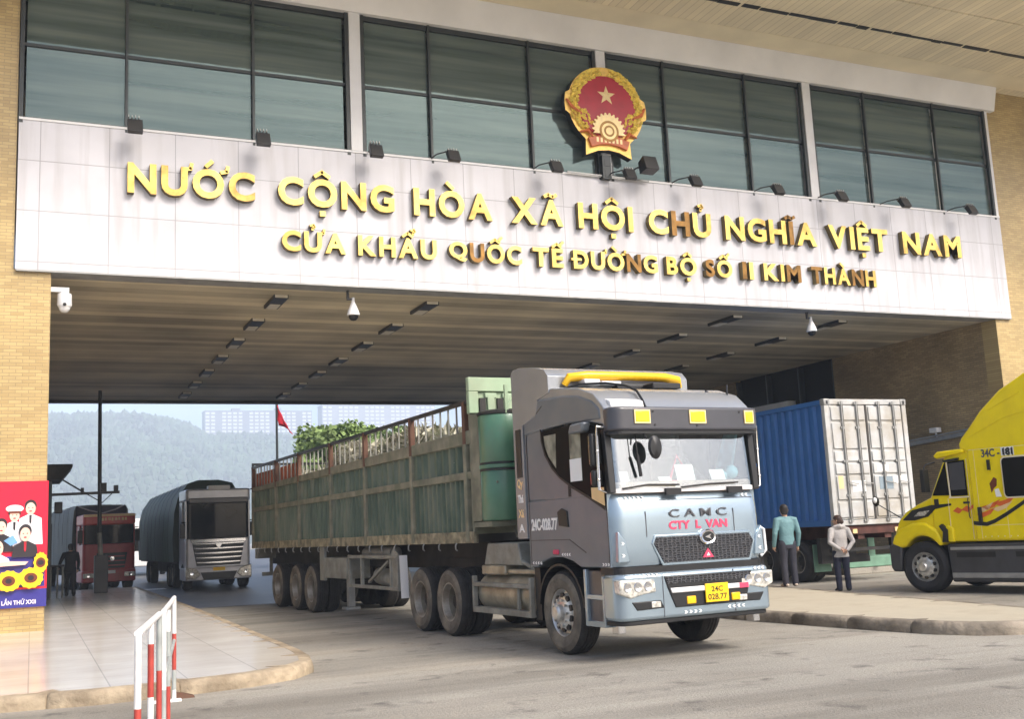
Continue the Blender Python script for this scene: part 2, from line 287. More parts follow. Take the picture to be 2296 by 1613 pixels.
def grille_mat():
    m = bpy.data.materials.new('mesh_grille'); m.use_nodes = True; n = m.node_tree; p = n.nodes['Principled BSDF']; L = n.links.new
    v = planar(n, (0, 2)); vo = n.nodes.new('ShaderNodeTexVoronoi'); vo.feature = 'DISTANCE_TO_EDGE'; vo.inputs['Scale'].default_value = 27; vo.inputs['Randomness'].default_value = .3; mp_ = n.nodes.new('ShaderNodeMapping'); mp_.inputs['Scale'].default_value = (.6, 1.3, 1); L(v, mp_.inputs[0]); L(mp_.outputs[0], vo.inputs['Vector'])
    r = n.nodes.new('ShaderNodeValToRGB'); L(vo.outputs['Distance'], r.inputs[0])
    e = r.color_ramp.elements; e[0].position = .05; e[0].color = (.085, .085, .09, 1); e[1].position = .15; e[1].color = (.015, .015, .018, 1)
    L(r.outputs[0], p.inputs['Base Color']); p.inputs['Roughness'].default_value = .4
    bp = n.nodes.new('ShaderNodeBump'); bp.inputs['Strength'].default_value = 1; bp.inputs['Distance'].default_value = .03; bp.invert = True
    L(vo.outputs['Distance'], bp.inputs['Height']); L(bp.outputs[0], p.inputs['Normal'])
    return m
M['grille'] = grille_mat()

# ------------------------------------------------------------------ mesh helpers
def link(o, parent=None):
    C.objects.link(o)
    if parent is not None: o.parent = parent
    return o

def tag(o, label=None, cat=None, group=None, kind=None):
    if label: o['label'] = label
    if cat: o['category'] = cat
    if group: o['group'] = group
    if kind: o['kind'] = kind
    return o

def thing(name, label, cat, loc=(0, 0, 0), rz=0.0, group=None):
    o = bpy.data.objects.new(name, None); o.empty_display_size = .3
    o.location = loc; o.rotation_euler = (0, 0, rz); link(o); tag(o, label, cat, group)
    return o

class MB:
    def __init__(s): s.bm = bmesh.new()
    def _f(s, vs, mi=0):
        try:
            f = s.bm.faces.new(vs); f.material_index = mi; return f
        except ValueError: return None
    def box(s, a, b, mi=0):
        x0, y0, z0 = a; x1, y1, z1 = b
        v = [s.bm.verts.new(p) for p in ((x0, y0, z0), (x1, y0, z0), (x1, y1, z0), (x0, y1, z0), (x0, y0, z1), (x1, y0, z1), (x1, y1, z1), (x0, y1, z1))]
        for q in ((3, 2, 1, 0), (4, 5, 6, 7), (0, 1, 5, 4), (1, 2, 6, 5), (2, 3, 7, 6), (3, 0, 4, 7)): s._f([v[i] for i in q], mi)
        return s
    def bar(s, p, q, w, h=None, up=(0, 0, 1), mi=0):
        p = Vector(p); q = Vector(q); h = h or w; d = (q - p).normalized(); up = Vector(up)
        if abs(d.dot(up)) > .98: up = Vector((0, 1, 0))
        a = d.cross(up).normalized() * w / 2; b = a.cross(d).normalized() * h / 2
        r = [[s.bm.verts.new(c + x) for x in (-a - b, a - b, a + b, -a + b)] for c in (p, q)]
        s._f(r[0][::-1], mi); s._f(r[1], mi)
        for i in range(4): s._f([r[0][i], r[0][(i + 1) % 4], r[1][(i + 1) % 4], r[1][i]], mi)
        return s
    def loft(s, rings, cap=True, mi=0, closed=True):
        vs = [[s.bm.verts.new(p) for p in r] for r in rings]; n = len(vs[0])
        for a, b in zip(vs, vs[1:]):
            for i in range(n if closed else n - 1): s._f([a[i], a[(i + 1) % n], b[(i + 1) % n], b[i]], mi)
        if cap: s._f(vs[0][::-1], mi); s._f(vs[-1], mi)
        return s
    def tube(s, pts, r, n=8, cap=True, mi=0, flat=1.0, round_=False):
        pts = [Vector(p) for p in pts]; rs = list(r) if isinstance(r, (list, tuple)) else [r] * len(pts)
        if round_:
            d0 = (pts[0] - pts[1]).normalized(); d1 = (pts[-1] - pts[-2]).normalized()
            pts = [pts[0] + d0 * rs[0] * .9, pts[0] + d0 * rs[0] * .6] + pts + [pts[-1] + d1 * rs[-1] * .6, pts[-1] + d1 * rs[-1] * .9]
            rs = [rs[0] * .4, rs[0] * .8] + rs + [rs[-1] * .8, rs[-1] * .4]
        rings = []; a = None
        for i, p in enumerate(pts):
            d = (pts[min(i + 1, len(pts) - 1)] - pts[max(i - 1, 0)]).normalized()
            if a is None:
                a = d.cross(Vector((0, 0, 1)))
                if a.length < .05: a = Vector((1, 0, 0))
            a = (a - d * a.dot(d)).normalized(); b = d.cross(a)
            rings.append([p + (a * math.cos(t) + b * math.sin(t) * flat) * rs[i] for t in [2 * math.pi * k / n for k in range(n)]])
        return s.loft(rings, cap, mi)
    def cyl(s, p, q, r, r2=None, n=20, mi=0): return s.tube([p, q], [r, r if r2 is None else r2], n, mi=mi)
    def lathe(s, prof, o=(0, 0, 0), axis=0, n=28, mi=0, cap=True):
        o = Vector(o); rings = []
        for r, h in prof:
            ring = []
            for k in range(n):
                t = 2 * math.pi * k / n; c, d = r * math.cos(t), r * math.sin(t)
                ring.append(o + Vector(((h, c, d), (d, h, c), (c, d, h))[axis]))
            rings.append(ring)
        return s.loft(rings, cap, mi)
    def prism(s, poly, axis, a, b, mi=0):
        def P(u, v, h): return {'x': (h, u, v), 'y': (u, h, v), 'z': (u, v, h)}[axis]
        return s.loft([[P(u, v, a) for u, v in poly], [P(u, v, b) for u, v in poly]], True, mi)
    def ball(s, c, r, sx=1, sy=1, sz=1, sub=2, mi=0):
        x = bmesh.ops.create_icosphere(s.bm, subdivisions=sub, radius=r)
        for v in x['verts']: v.co = Vector((v.co.x * sx, v.co.y * sy, v.co.z * sz)) + Vector(c)
        for f in {f for v in x['verts'] for f in v.link_faces}: f.material_index = mi
        return s
    def build(s, name, mats, parent=None, bevel=0, seg=2, smooth=True, ang=40, loc=None):
        bmesh.ops.recalc_face_normals(s.bm, faces=s.bm.faces)
        me = bpy.data.meshes.new(name); s.bm.to_mesh(me); s.bm.free()
        for m in (mats if isinstance(mats, (list, tuple)) else [mats]): me.materials.append(M[m] if isinstance(m, str) else m)
        o = bpy.data.objects.new(name, me); link(o, parent)
        if loc: o.location = loc
        if bevel:
            bv = o.modifiers.new('Bevel', 'BEVEL'); bv.width = bevel; bv.segments = seg; bv.limit_method = 'ANGLE'; bv.angle_limit = R(35)
        if smooth:
            me.shade_smooth() if hasattr(me, 'shade_smooth') else None
            for p in me.polygons: p.use_smooth = True
            me.set_sharp_from_angle(angle=R(ang))
        return o

def clone(o, parent=None, loc=None, rot=None):
    c = o.copy(); link(c, parent)
    if loc is not None: c.location = loc
    if rot is not None: c.rotation_euler = rot
    for k in o.children: clone(k, c)
    return c

_tc = {}
def text_data(ch, off=0.0, ext=0.02):
    key = (ch, off, ext)
    if key not in _tc:
        cu = bpy.data.curves.new('letters', 'FONT'); cu.body = ch; cu.extrude = ext; cu.offset = off; cu.resolution_u = 4
        ob = bpy.data.objects.new('letters', cu); C.objects.link(ob)
        dg = bpy.context.evaluated_depsgraph_get(); me = bpy.data.meshes.new_from_object(ob.evaluated_get(dg))
        bpy.data.objects.remove(ob); bpy.data.curves.remove(cu)
        _tc[key] = ([v.co.copy() for v in me.vertices], [tuple(p.vertices) for p in me.polygons]); bpy.data.meshes.remove(me)
    return _tc[key]

def text_obj(name, s, origin, xdir, zdir, h, width=None, thick=.01, mats='vinyl', parent=None, bold=.025, side=None):
    """lettering: cap height h, lower left corner at origin, running along xdir, standing up along zdir"""
    vs, fs = text_data(s, bold, 1.0)
    if not vs: return None
    x0 = min(v.x for v in vs); x1 = max(v.x for v in vs); k = h / .729
    kx = (width / (x1 - x0)) if width else k
    X = Vector(xdir); Z = Vector(zdir); N = X.cross(Z); o = Vector(origin)
    me = bpy.data.meshes.new(name)
    me.from_pydata([o + X * ((v.x - x0) * kx) + Z * (v.y * k) + N * (v.z * thick / 2) for v in vs], [], fs)
    for m in (mats if isinstance(mats, (list, tuple)) else [mats]): me.materials.append(M[m])
    if side:
        me.materials.append(M[side])
        for p in me.polygons:
            if abs(p.normal.dot(N)) < .5: p.material_index = 1
    ob = bpy.data.objects.new(name, me); link(ob, parent)
    return ob

def inset(poly, d):
    out = []; n = len(poly)
    for i in range(n):
        p0, p1, p2 = (Vector(poly[(i + k) % n]) for k in (-1, 0, 1))
        a = (p1 - p0).normalized(); b = (p2 - p1).normalized()
        na = Vector((-a.y, a.x)); nb = Vector((-b.y, b.x)); m = (na + nb).normalized()
        out.append(tuple(p1 + m * d / max(.4, m.dot(na))))
    return out

# ------------------------------------------------------------------ the setting: ground, road, pavement, island, hill
g = MB(); g.box((-860, -860, -.5), (2880, 1980, 0)); tag(g.build('ground', 'concrete', smooth=False), kind='structure')
r_ = MB(); r_.prism([(3.0, 29), (25.5, 26), (25.5, 42), (40, 60), (60, 240), (-40, 240), (-6, 60), (-6, 45), (3.0, 44)], 'z', -.05, .004)  # asphalt sheet, its dark tone also standing in for shade inside the gateway
tag(r_.build('road', 'asphalt', smooth=False), kind='structure')
mk = MB(); mk.box((3.6, 43.2, -.02), (4.7, 44.3, .009)); tag(mk.build('road_marking', 'line_white', smooth=False), kind='structure')

def pavement(poly, h, top_m, kerb_m, w=.17):
    inn = inset(poly, w)
    t = MB(); t.prism(inn, 'z', -.05, h); tag(t.build('pavement', top_m, smooth=False), kind='structure')
    k = MB(); n = len(poly)
    p1 = inset(poly, .015); p2 = inset(poly, .05)
    rings = [[(x, y, -.04) for x, y in poly], [(x, y, h * .45) for x, y in poly], [(x, y, h * .85) for x, y in p1], [(x, y, h * .99 + .004) for x, y in p2], [(x, y, h + .004) for x, y in inn], [(x, y, h - .1) for x, y in inn]]
    k.loft(rings, cap=False); tag(k.build('kerb', kerb_m, ang=60), kind='structure')

def dense(poly, step=.35):
    out = []; c = 0
    for a, b in zip(poly, poly[1:] + poly[:1]):
        a = Vector(a); b = Vector(b); n = max(1, min(60, int((b - a).length / step))); d = (b - a).normalized(); nn = Vector((-d.y, d.x))
        for i in range(n):
            p = a.lerp(b, i / n); p = p + Vector((random.uniform(-.007, .007), random.uniform(-.007, .007))); c += 1
            if c % 3 == 0: out += [tuple(p - d * .012), tuple(p + nn * .022), tuple(p + d * .012)]
            else: out.append((p.x, p.y))
    return out
pavement(dense([(-8, 12.75), (-.26, 12.55), (.6, 12.4), (1.5, 12.44), (2.3, 12.58), (2.85, 12.9), (3.17, 13.4), (3.3, 14.1), (3.36, 14.9), (3.42, 18), (3.52, 23), (3.62, 30), (3.68, 43.6), (-8, 43.6)]), .15, 'tile', 'kerb')
pavement(dense([(11.0, 10.38), (11.4, 10.12), (11.9, 10.02), (12.4, 10.15), (12.8, 10.55), (13.1, 11.3), (13.35, 12.6), (13.75, 15.1), (14.55, 19.3), (14.7, 24), (14.7, 41), (10.4, 41), (10.38, 20), (10.42, 14.3), (10.56, 12.4), (10.72, 10.95)]), .16, 'island', 'kerb_grey')

def ridge(x):
    pts = [(-400, 50), (-120, 58), (6, 61), (40, 62), (59, 58.5), (72, 53), (104, 51.5), (126, 51.5), (200, 53), (320, 58), (600, 46), (900, 40)]
    for (a, ha), (b, hb) in zip(pts, pts[1:]):
        if a <= x <= b: return ha + (hb - ha) * (x - a) / (b - a)
    return 45
def hz(x, y):
    t = min(1, max(0, (y - 235) / 275)); t = t * t * (3 - 2 * t)
    wv = 2.2 * math.sin(x * .05 + y * .02) + 1.6 * math.sin(x * .11 - y * .06 + 1)
    return (ridge(x * 500 / max(y, 300)) - 3.2) * t + wv * t * (1 - t) * 3 - .6
HK = 3.4
hb = MB(); NX, NY = 90, 26; gv = []
for j in range(NY):
    y = 225 + j * 16
    gv.append([hb.bm.verts.new(((-300 + i * 11.5) * HK, y * HK, hz(-300 + i * 11.5, y) * HK - 3.5 if j < NY - 1 else -5)) for i in range(NX)])
for j in range(NY - 1):
    for i in range(NX - 1): hb._f([gv[j][i], gv[j][i + 1], gv[j + 1][i + 1], gv[j + 1][i]])
tag(hb.build('hill', 'hill'), kind='structure')
ib = bmesh.new(); bmesh.ops.create_icosphere(ib, subdivisions=1, radius=1.0); ib.verts.ensure_lookup_table()
IV = [v.co.copy() for v in ib.verts]; IF = [tuple(v.index for v in f.verts) for f in ib.faces]; ib.free()
wv_, wf2 = [], []
for k in range(9000):
    y = random.uniform(300, 515) if k % 3 else random.uniform(488, 512)
    x = random.uniform(-20, 215); z = hz(x, y) * HK - 3.5; s_ = random.uniform(1.8, 4.6); tall = random.uniform(.8, 1.9)
    if y > 485 and (68 < x < 190): tall *= .5; s_ *= .8
    b0 = len(wv_)
    for c_ in IV:
        f = s_ * (1 + random.uniform(-.35, .35)); wv_.append((x * HK + c_.x * f, y * HK + c_.y * f, z + s_ * .5 * tall + c_.z * f * tall))
    wf2 += [(a_ + b0, b_ + b0, c2 + b0) for a_, b_, c2 in IF]
wme = bpy.data.meshes.new('hillside_wood'); wme.from_pydata(wv_, [], wf2); wme.materials.append(M['wood'])
wo = bpy.data.objects.new('hillside_wood', wme); link(wo)
tag(wo, 'hazy dark wood covering the whole hillside beyond the border gate', 'wood', kind='stuff')

def apartment(label, x0, x1, y, z0, z1, floors, cols, wallm, band=None):
    t = thing('apartment_block', label, 'apartment block', ((x0 + x1) / 2, y, z0), 0, 'apartment blocks on the hilltop')
    hw = (x1 - x0) / 2; h = z1 - z0
    m = MB(); m.box((-hw, 0, -34), (hw, 30, h))
    m.box((-hw - .3, -.5, h), (hw + .3, 30.5, h + 1.6)); m.build('wall', wallm, t, smooth=False)
    r = MB(); r.box((-hw * .5, 4, h + 1.6), (-hw * .35, 14, h + 6)); r.box((hw * .3, 4, h + 1.6), (hw * .42, 14, h + 6)); r.build('roof_house', wallm, t, smooth=False)
    fh = h / floors; cw = 2 * hw / cols
    wm = MB(); wm.box((-cw * .34, -.35, fh * .22), (cw * .34, .1, fh * .80)); w0 = wm.build('window', 'pane_pale', t, smooth=False)
    sm = MB(); sm.box((-cw * .36, -.7, fh * .12), (cw * .36, .1, fh * .22)); sm.build('sill', 'apartment', w0, smooth=False)
    first = True
    for j in range(floors):
        for i in range(cols):
            if i % 5 == 2: continue
            p = (-hw + cw * (i + .5), -.05, fh * j)
            if first: w0.location = p; first = False
            else: clone(w0, t, p)
    return t
apartment('long hazy grey apartment block on the hilltop left of the flag', 246, 417, 1741, 168, 209, 7, 20, 'apartment')
apartment('pale hazy apartment block on the hilltop right of the flag', 434, 632, 1741, 168, 219, 8, 22, 'apartment_pale')

def tree(label, x, y, h, rad, seed, kind='tree'):
    rnd = random.Random(seed); t = thing('broadleaf_tree', label, 'tree', (x, y, 0), 0, 'trees behind the gateway')
    m = MB(); m.tube([(0, 0, -.1), (.1, 0, h * .3), (0, .1, h * .6)], [.22, .16, .08])
    for k in range(6):
        a = rnd.uniform(0, 6.28); m.tube([(0, 0, h * rnd.uniform(.3, .5)), (math.cos(a) * rad * .6, math.sin(a) * rad * .6, h * rnd.uniform(.65, .85))], [.09, .03], n=6)
    m.build('trunk', 'bark', t)
    c = MB(); cl = []
    for k in range(64):
        a = rnd.uniform(0, 6.28); e = rnd.uniform(-.5, 1); rr = rad * rnd.uniform(.45, .95)
        cl.append((Vector((math.cos(a) * rr * math.cos(e), math.sin(a) * rr * math.cos(e), h * .68 + math.sin(e) * h * .27)), rad * rnd.uniform(.2, .38)))
    for cc, cr in cl:
        for k in range(170):
            d = Vector((rnd.gauss(0, 1), rnd.gauss(0, 1), rnd.gauss(0, 1))).normalized() * cr * rnd.uniform(.5, 1.05)
            p = cc + d; u = Vector((rnd.gauss(0, 1), rnd.gauss(0, 1), rnd.gauss(0, .7))).normalized(); v = u.cross(Vector((rnd.gauss(0, 1), rnd.gauss(0, 1), rnd.gauss(0, 1)))).normalized(); s_ = rnd.uniform(.07, .15)
            c._f([c.bm.verts.new(p + q) for q in (u * s_ * 1.5, v * s_, -u * s_ * 1.5, -v * s_)])
    c.build('crown', 'leaf', t, smooth=False)
tree('green bushy tree rising behind the middle of the green trailer', 16.6, 64, 8.6, 2.9, 1)
tree('lower green tree right of the tallest one behind the green trailer', 20.6, 66, 8.6, 2.8, 2)
tree('rightmost green tree seen through the rails of the green trailer', 24.8, 68, 8.2, 2.9, 3)

# ------------------------------------------------------------------ the gateway building
FY = 22.4; ZB, ZT, ZG, ZF = 7.05, 10.1, 13.45, 14.15
bld = thing('gateway_building', 'tan brick border gateway with white lettered beam and teal window strip', 'building', (0, 0, 0))
m = MB(); m.prism([(-9, 0), (.245, 0), (.245, ZB + .02), (-.43, ZB + .02), (-.43, ZF), (-9, ZF)], 'y', FY + .06, 42.4); m.build('brick_column', 'brick_front', bld, smooth=False)
m = MB(); m.prism([(25.62, 0), (36, 0), (36, ZF), (26.21, ZF), (26.21, ZB + .02), (25.62, ZB + .02)], 'y', FY + .06, FY + .6); m.build('brick_column', 'brick_front', bld, smooth=False)
m = MB(); m.box((25.63, FY + .6, 0), (27, 29.6, 7.3)); m.box((25.63, 35.4, 0), (27, 42.4, 7.3)); m.box((25.63, 29.6, 0), (27, 35.4, 3.6)); m.build('side_wall', 'brick_side', bld, smooth=False)
sw = MB(); sw.box((25.9, 29.6, 3.6), (26.0, 35.4, 7.3)); o = sw.build('side_window', 'side_glass', bld, smooth=False)
f = MB()
for y in (29.62, 31.5, 33.4, 35.3): f.box((25.66, y, 3.6), (25.9, y + .08, 7.0))
f.box((25.66, 29.6, 5.2), (25.9, 35.4, 5.28)); f.build('window_frame', 'mullion', o, smooth=False)
pn = MB(); pn.box((25.55, 32.1, 5.45), (25.9, 35.4, 5.85)); pn.build('sill_panel', 'white', bld, smooth=False)
lg = MB(); lg.bar((25.5, 22.7, 3.86), (25.5, 27.5, 3.62), .22, .12); lg.bar((25.4, 22.7, 3.97), (25.4, 27.5, 3.72), .05, .05); lg.build('pipe_ledge', 'steel_grey', bld)
lg = MB(); lg.box((25.35, 24.9, 3.95), (25.55, 25.2, 4.1)); lg.tube([(25.45, 25.0, 3.8), (25.45, 25.05, 4.0)], .03, 8); lg.build('wall_lamp', 'white', bld, bevel=.02)
m = MB(); m.box((.245, FY + .5, 7.02), (25.62, 42.4, 7.4)); m.build('ceiling', 'slat_x', bld, smooth=False)
m = MB(); m.box((.25, 42.05, 6.93), (25.6, 42.38, 7.02)); m.build('ceiling_edge', 'dark', bld, smooth=False)
m = MB(); m.box((-.40, FY - .02, ZB), (26.18, FY + .5, ZT)); m.build('sign_band', 'band', bld, smooth=False)
m = MB(); m.box((-.39, FY - .03, ZB - .035), (26.17, FY + .5, ZB - .002)); m.build('band_edge', 'steel_grey', bld, smooth=False)
m = MB(); m.box((-.40, FY - .04, ZT + .002), (26.18, FY + .04, ZT + .05)); m.build('band_coping', 'white', bld, smooth=False)
# rooms behind the glass
m = MB(); m.box((-.4, 30.5, ZT), (26.1, 30.7, ZF)); m.build('back_wall', 'blind', bld, smooth=False)
m = MB(); m.box((-.4, FY + .6, 13.55), (26.1, 30.5, 13.65)); m.build('room_ceiling', 'room', bld, smooth=False)
m = MB(); m.box((-.4, FY + .55, ZT - .2), (26.1, 30.5, ZT - .02)); m.build('room_floor', 'blind', bld, smooth=False)
# window bays
vx = [-.42, 1.61, 4.21, 6.34]
bays = [(-.42, 6.36), (6.62, 12.74), (12.98, 19.2), (19.44, 26.08)]
muls = [(1.61, 4.21), (8.29, 10.88), (14.72, 17.29), (21.38, 23.99)]
for (a, b), (c, d) in zip(bays, muls):
    fr = MB(); fr.box((a, FY + .06, 11.70), (b, FY + .16, 11.77)); fr.box((a, FY + .03, 13.33), (b, FY + .16, 13.45)); fr.box((a, FY + .06, ZT + .05), (b, FY + .16, ZT + .1))
    o = fr.build('window', 'mullion', bld, smooth=False)
    for x, wd_ in ((a + .05, .08), (c, .055), (d, .055), (b - .05, .08)):
        mu = MB(); mu.box((x - wd_ / 2, FY - .025, ZT - .06), (x + wd_ / 2, FY + .059, 13.44)); mu.build('mullion', 'mullion', o, smooth=False)
    xs = [a + .1, c, d, b - .1]
    for i in range(3):
        for (z0, z1) in ((ZT + .1, 11.70), (11.77, 13.33)):
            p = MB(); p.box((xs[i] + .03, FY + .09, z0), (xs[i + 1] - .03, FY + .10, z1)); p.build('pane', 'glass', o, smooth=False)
for x in (6.36, 12.74, 19.2):
    m = MB(); m.box((x, FY - .05, ZT + .05), (x + .26, FY + .3, ZG)); m.build('pillar', 'white', bld, smooth=False)
m = MB(); m.box((26.08, FY + .0, ZT + .05), (26.2, FY + .3, ZG)); m.build('pillar', 'white', bld, smooth=False)
m = MB(); m.prism([(FY - .10, ZG), (FY - .28, ZF + .02), (FY + .6, ZF + .02), (FY + .6, ZG)], 'x', -.42, 26.42); m.build('fascia', 'offwhite', bld, smooth=False)
m = MB(); m.box((-12, 18.82, ZF), (40, 23.4, ZF + .5)); m.build('canopy', 'slat_y', bld, smooth=False)
m = MB(); m.box((-12, 17.3, ZF + .03), (40, 18.8, ZF + .5)); m.build('canopy_edge', 'slat_y', bld, smooth=False)
m = MB(); m.box((-12, 21.35, ZF - .012), (40, 22.1, ZF - .002)); m.build('canopy_strip', 'canopy_plain', bld, smooth=False)
m = MB(); m.box((-9, 23.4, ZF), (36, 43, ZF + .5)); m.build('roof', 'offwhite', bld, smooth=False)
m = MB()
x = -12
while x < 40:
    l = random.uniform(.3, .9); m.box((x, 20.24 - random.uniform(.03, .07), ZF - .02), (x + l, 20.28 + random.uniform(.0, .05), ZF - .003)); x += l + random.uniform(.0, .12)
m.build('gutter_slot', 'dark', bld, smooth=False)
for x in (4.98, 8.55, 17.25, 20.82):
    for k in range(7):
        y = 23.46 + 2.69 * k
        b = MB(); b.box((x - .16, y, 6.94), (x + .16, y + 1.2, 7.03)); o = b.build('ceiling_light', 'dark', bld, smooth=False)
        b = MB(); b.box((x - .14, y - .006, 6.95), (x + .14, y + .012, 7.015)); b.build('painted_lit_end', 'lamp_face', o, smooth=False)  # near end coloured pale for the daylight falling on the dark fixture
        b = MB(); b.box((x - .12, y + .66, 6.928), (x + .12, y + 1.14, 6.938)); b.build('diffuser', 'lamp_face', o, smooth=False)

# lettering on the beam: each letter is a bold base glyph plus its Vietnamese marks
import unicodedata
def stroke(m, pts, w_, y0, y1):
    for a, b in zip(pts, pts[1:]):
        a = Vector(a); b = Vector(b); d = (b - a).normalized(); n_ = Vector((-d.y, d.x)) * w_ / 2; e = d * w_ * .25
        m.prism([tuple(a - e + n_), tuple(b + e + n_), tuple(b + e - n_), tuple(a - e - n_)], 'y', y0, y1)
def beam_letter(ch, x, z, h, wd_, mt, parent, depth=.16):
    base = 'D' if ch == 'Đ' else unicodedata.normalize('NFD', ch)[0]
    marks = [] if ch == 'Đ' else list(unicodedata.normalize('NFD', ch)[1:])
    vs, fs = text_data(base, .035, 1.0)
    x0 = min(v.x for v in vs); x1 = max(v.x for v in vs); z0 = min(v.y for v in vs); z1 = max(v.y for v in vs)
    m = MB(); y0, y1 = FY - .02 - depth, FY - .021
    bv = [m.bm.verts.new((x + (v.x - x0) / (x1 - x0) * wd_, (y0 + y1) / 2 - v.z * depth / 2, z + (v.y - z0) / (z1 - z0) * h)) for v in vs]
    for f_ in fs: m._f([bv[i] for i in f_])
    c = x + wd_ / 2; sw_ = h * .13; t0 = z + h * 1.10; yy = y0 + .02
    has_hat = '\u0302' in marks
    for k in marks:
        if k == '\u0302': stroke(m, [(c - h * .24, t0), (c, t0 + h * .17), (c + h * .24, t0)], sw_, yy, y1)
        elif k == '\u0303': stroke(m, [(c - h * .24, t0 + h * .03), (c - h * .09, t0 + h * .11), (c + h * .09, t0 + h * .03), (c + h * .24, t0 + h * .11)], sw_, yy, y1)
        elif k == '\u0301':
            ox = c + (h * .26 if has_hat else 0); oz = t0 + (h * .10 if has_hat else 0); stroke(m, [(ox - h * .06, oz), (ox + h * .12, oz + h * .18)], sw_, yy, y1)
        elif k == '\u0300': stroke(m, [(c - h * .14, t0 + h * .2), (c + h * .08, t0)], sw_, yy, y1)
        elif k == '\u0309':
            ox = c + (h * .28 if has_hat else 0); oz = t0 + (h * .12 if has_hat else 0)
            stroke(m, [(ox - h * .1, oz + h * .2), (ox + h * .05, oz + h * .25), (ox + h * .1, oz + h * .15), (ox, oz + h * .08), (ox, oz)], sw_ * .8, yy, y1)
        elif k == '\u0323': m.prism([(c - h * .1, z - h * .30), (c + h * .1, z - h * .30), (c + h * .1, z - h * .12), (c - h * .1, z - h * .12)], 'y', yy, y1)
        elif k == '\u031b': stroke(m, [(x + wd_ - h * .08, z + h * .93), (x + wd_ + h * .10, z + h * .97), (x + wd_ + h * .13, z + h * 1.14)], sw_ * .9, yy, y1)
    if ch == 'Đ': stroke(m, [(x - h * .10, z + h * .5), (x + wd_ * .5, z + h * .5)], sw_ * .9, y0 - .004, y1)
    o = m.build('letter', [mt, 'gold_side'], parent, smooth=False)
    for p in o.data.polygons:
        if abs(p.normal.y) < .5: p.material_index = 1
    return o
def row(words, z, h, worn, label):
    t = thing('sign_lettering', label, 'sign lettering', (0, 0, 0), 0, 'gold lettering on the beam')
    i = 0
    for wtxt, a, b in words:
        ws = []
        for ch in wtxt:
            vs, _ = text_data('D' if ch == 'Đ' else unicodedata.normalize('NFD', ch)[0], .035, 1.0); ws.append(max(v.x for v in vs) - min(v.x for v in vs))
        gap = .12; tot = sum(ws) + gap * (len(ws) - 1); k = (b - a) / tot; x = a
        for ch, cw in zip(wtxt, ws):
            beam_letter(ch, x, z, h, cw * k, 'gold_worn' if i in worn else 'gold', t)
            x += (cw + gap) * k; i += 1
row([('NƯỚC', 1.63, 4.19), ('CỘNG', 4.68, 7.28), ('HÒA', 7.74, 9.66), ('XÃ', 10.15, 11.5), ('HỘI', 11.92, 13.44), ('CHỦ', 13.89, 15.74), ('NGHĨA', 16.18, 19.11), ('VIỆT', 19.53, 21.6), ('NAM', 22.14, 24.32)],
    8.72, .64, {17, 22}, 'upper row of large raised gold letters on the white beam')
row([('CỬA', 4.75, 6.14), ('KHẨU', 6.42, 8.25), ('QUỐC', 8.55, 10.36), ('TẾ', 10.65, 11.45), ('ĐƯỜNG', 11.72, 14.06), ('BỘ', 14.32, 15.21), ('SỐ', 15.48, 16.29), ('II', 16.61, 16.95), ('KIM', 17.28, 18.48), ('THÀNH', 18.83, 21.03)],
    7.70, .46, {8, 16, 20, 22, 26, 27, 30}, 'lower row of smaller raised gold letters on the white beam')

# state emblem on its post
t = thing('state_emblem', 'round red and gold emblem with star and gear above the beam', 'emblem', (12.82, FY - .06, ZT - .06))
t.scale = (1, .5, 1)
ex, ez = 0.0, 1.80
pl = []
for k in range(61):
    a = R(-52 + k * (284 / 60)); rr = 1.06 + (.09 if abs(math.degrees(a) - 2) < 13 or abs(math.degrees(a) - 178) < 13 else 0)
    pl.append((rr * math.cos(a), ez + rr * math.sin(a)))
pl += [(-.62, .92), (-.64, .52), (-.3, .66), (0, .70), (.3, .66), (.64, .52), (.62, .92)]
m = MB(); m.prism(pl, 'y', -.42, -.02, 0)
o = m.build('back_plate', ['gold_paint', 'black'], t, smooth=False)
for p in o.data.polygons:
    if p.normal.y > -.5: p.material_index = 1
m = MB(); m.lathe([(.82, -.47), (.80, -.50), (.01, -.52)], (0, 0, ez), 1, 48); m.build('disc', 'emblem_red', t)
m = MB()
st = [((.26 if k % 2 == 0 else .105) * math.sin(k * math.pi / 5), ez + .30 + (.26 if k % 2 == 0 else .105) * math.cos(k * math.pi / 5)) for k in range(10)]
vs = [m.bm.verts.new((x, -.52, z)) for x, z in st]; ap = m.bm.verts.new((0, -.60, ez + .30))
for k in range(10): m._f([vs[k], vs[(k + 1) % 10], ap])
m.build('star', 'gold_pale', t, smooth=False)
m = MB(); gp = []
for k in range(53):
    a = R(-12 + k * (204 / 52)); rr = .40 if (k // 2) % 2 else .46
    gp.append((rr * math.cos(a), ez - .62 + rr * math.sin(a)))
m.prism(gp, 'y', -.585, -.50)
for r0, r1 in ((.14, .20),):
    pass
m.build('gear', 'gold_pale', t, smooth=False)
m = MB(); m.lathe([(.27, -.588), (.27, -.592), (.01, -.592)], (0, 0, ez - .64), 1, 32); o = m.build('gear_hub', 'gold_worn', t)
m = MB(); m.lathe([(.21, -.594), (.21, -.600), (.01, -.600)], (0, 0, ez - .64), 1, 32); m.build('hub_ring', 'gold_pale', o)
m = MB(); m.lathe([(.145, -.602), (.145, -.606), (.01, -.606)], (0, 0, ez - .64), 1, 32); m.build('hub_ring', 'gold_worn', o)
m = MB(); m.lathe([(.095, -.608), (.095, -.614), (.01, -.614)], (0, 0, ez - .64), 1, 32); m.build('hub_ring', 'gold_pale', o)
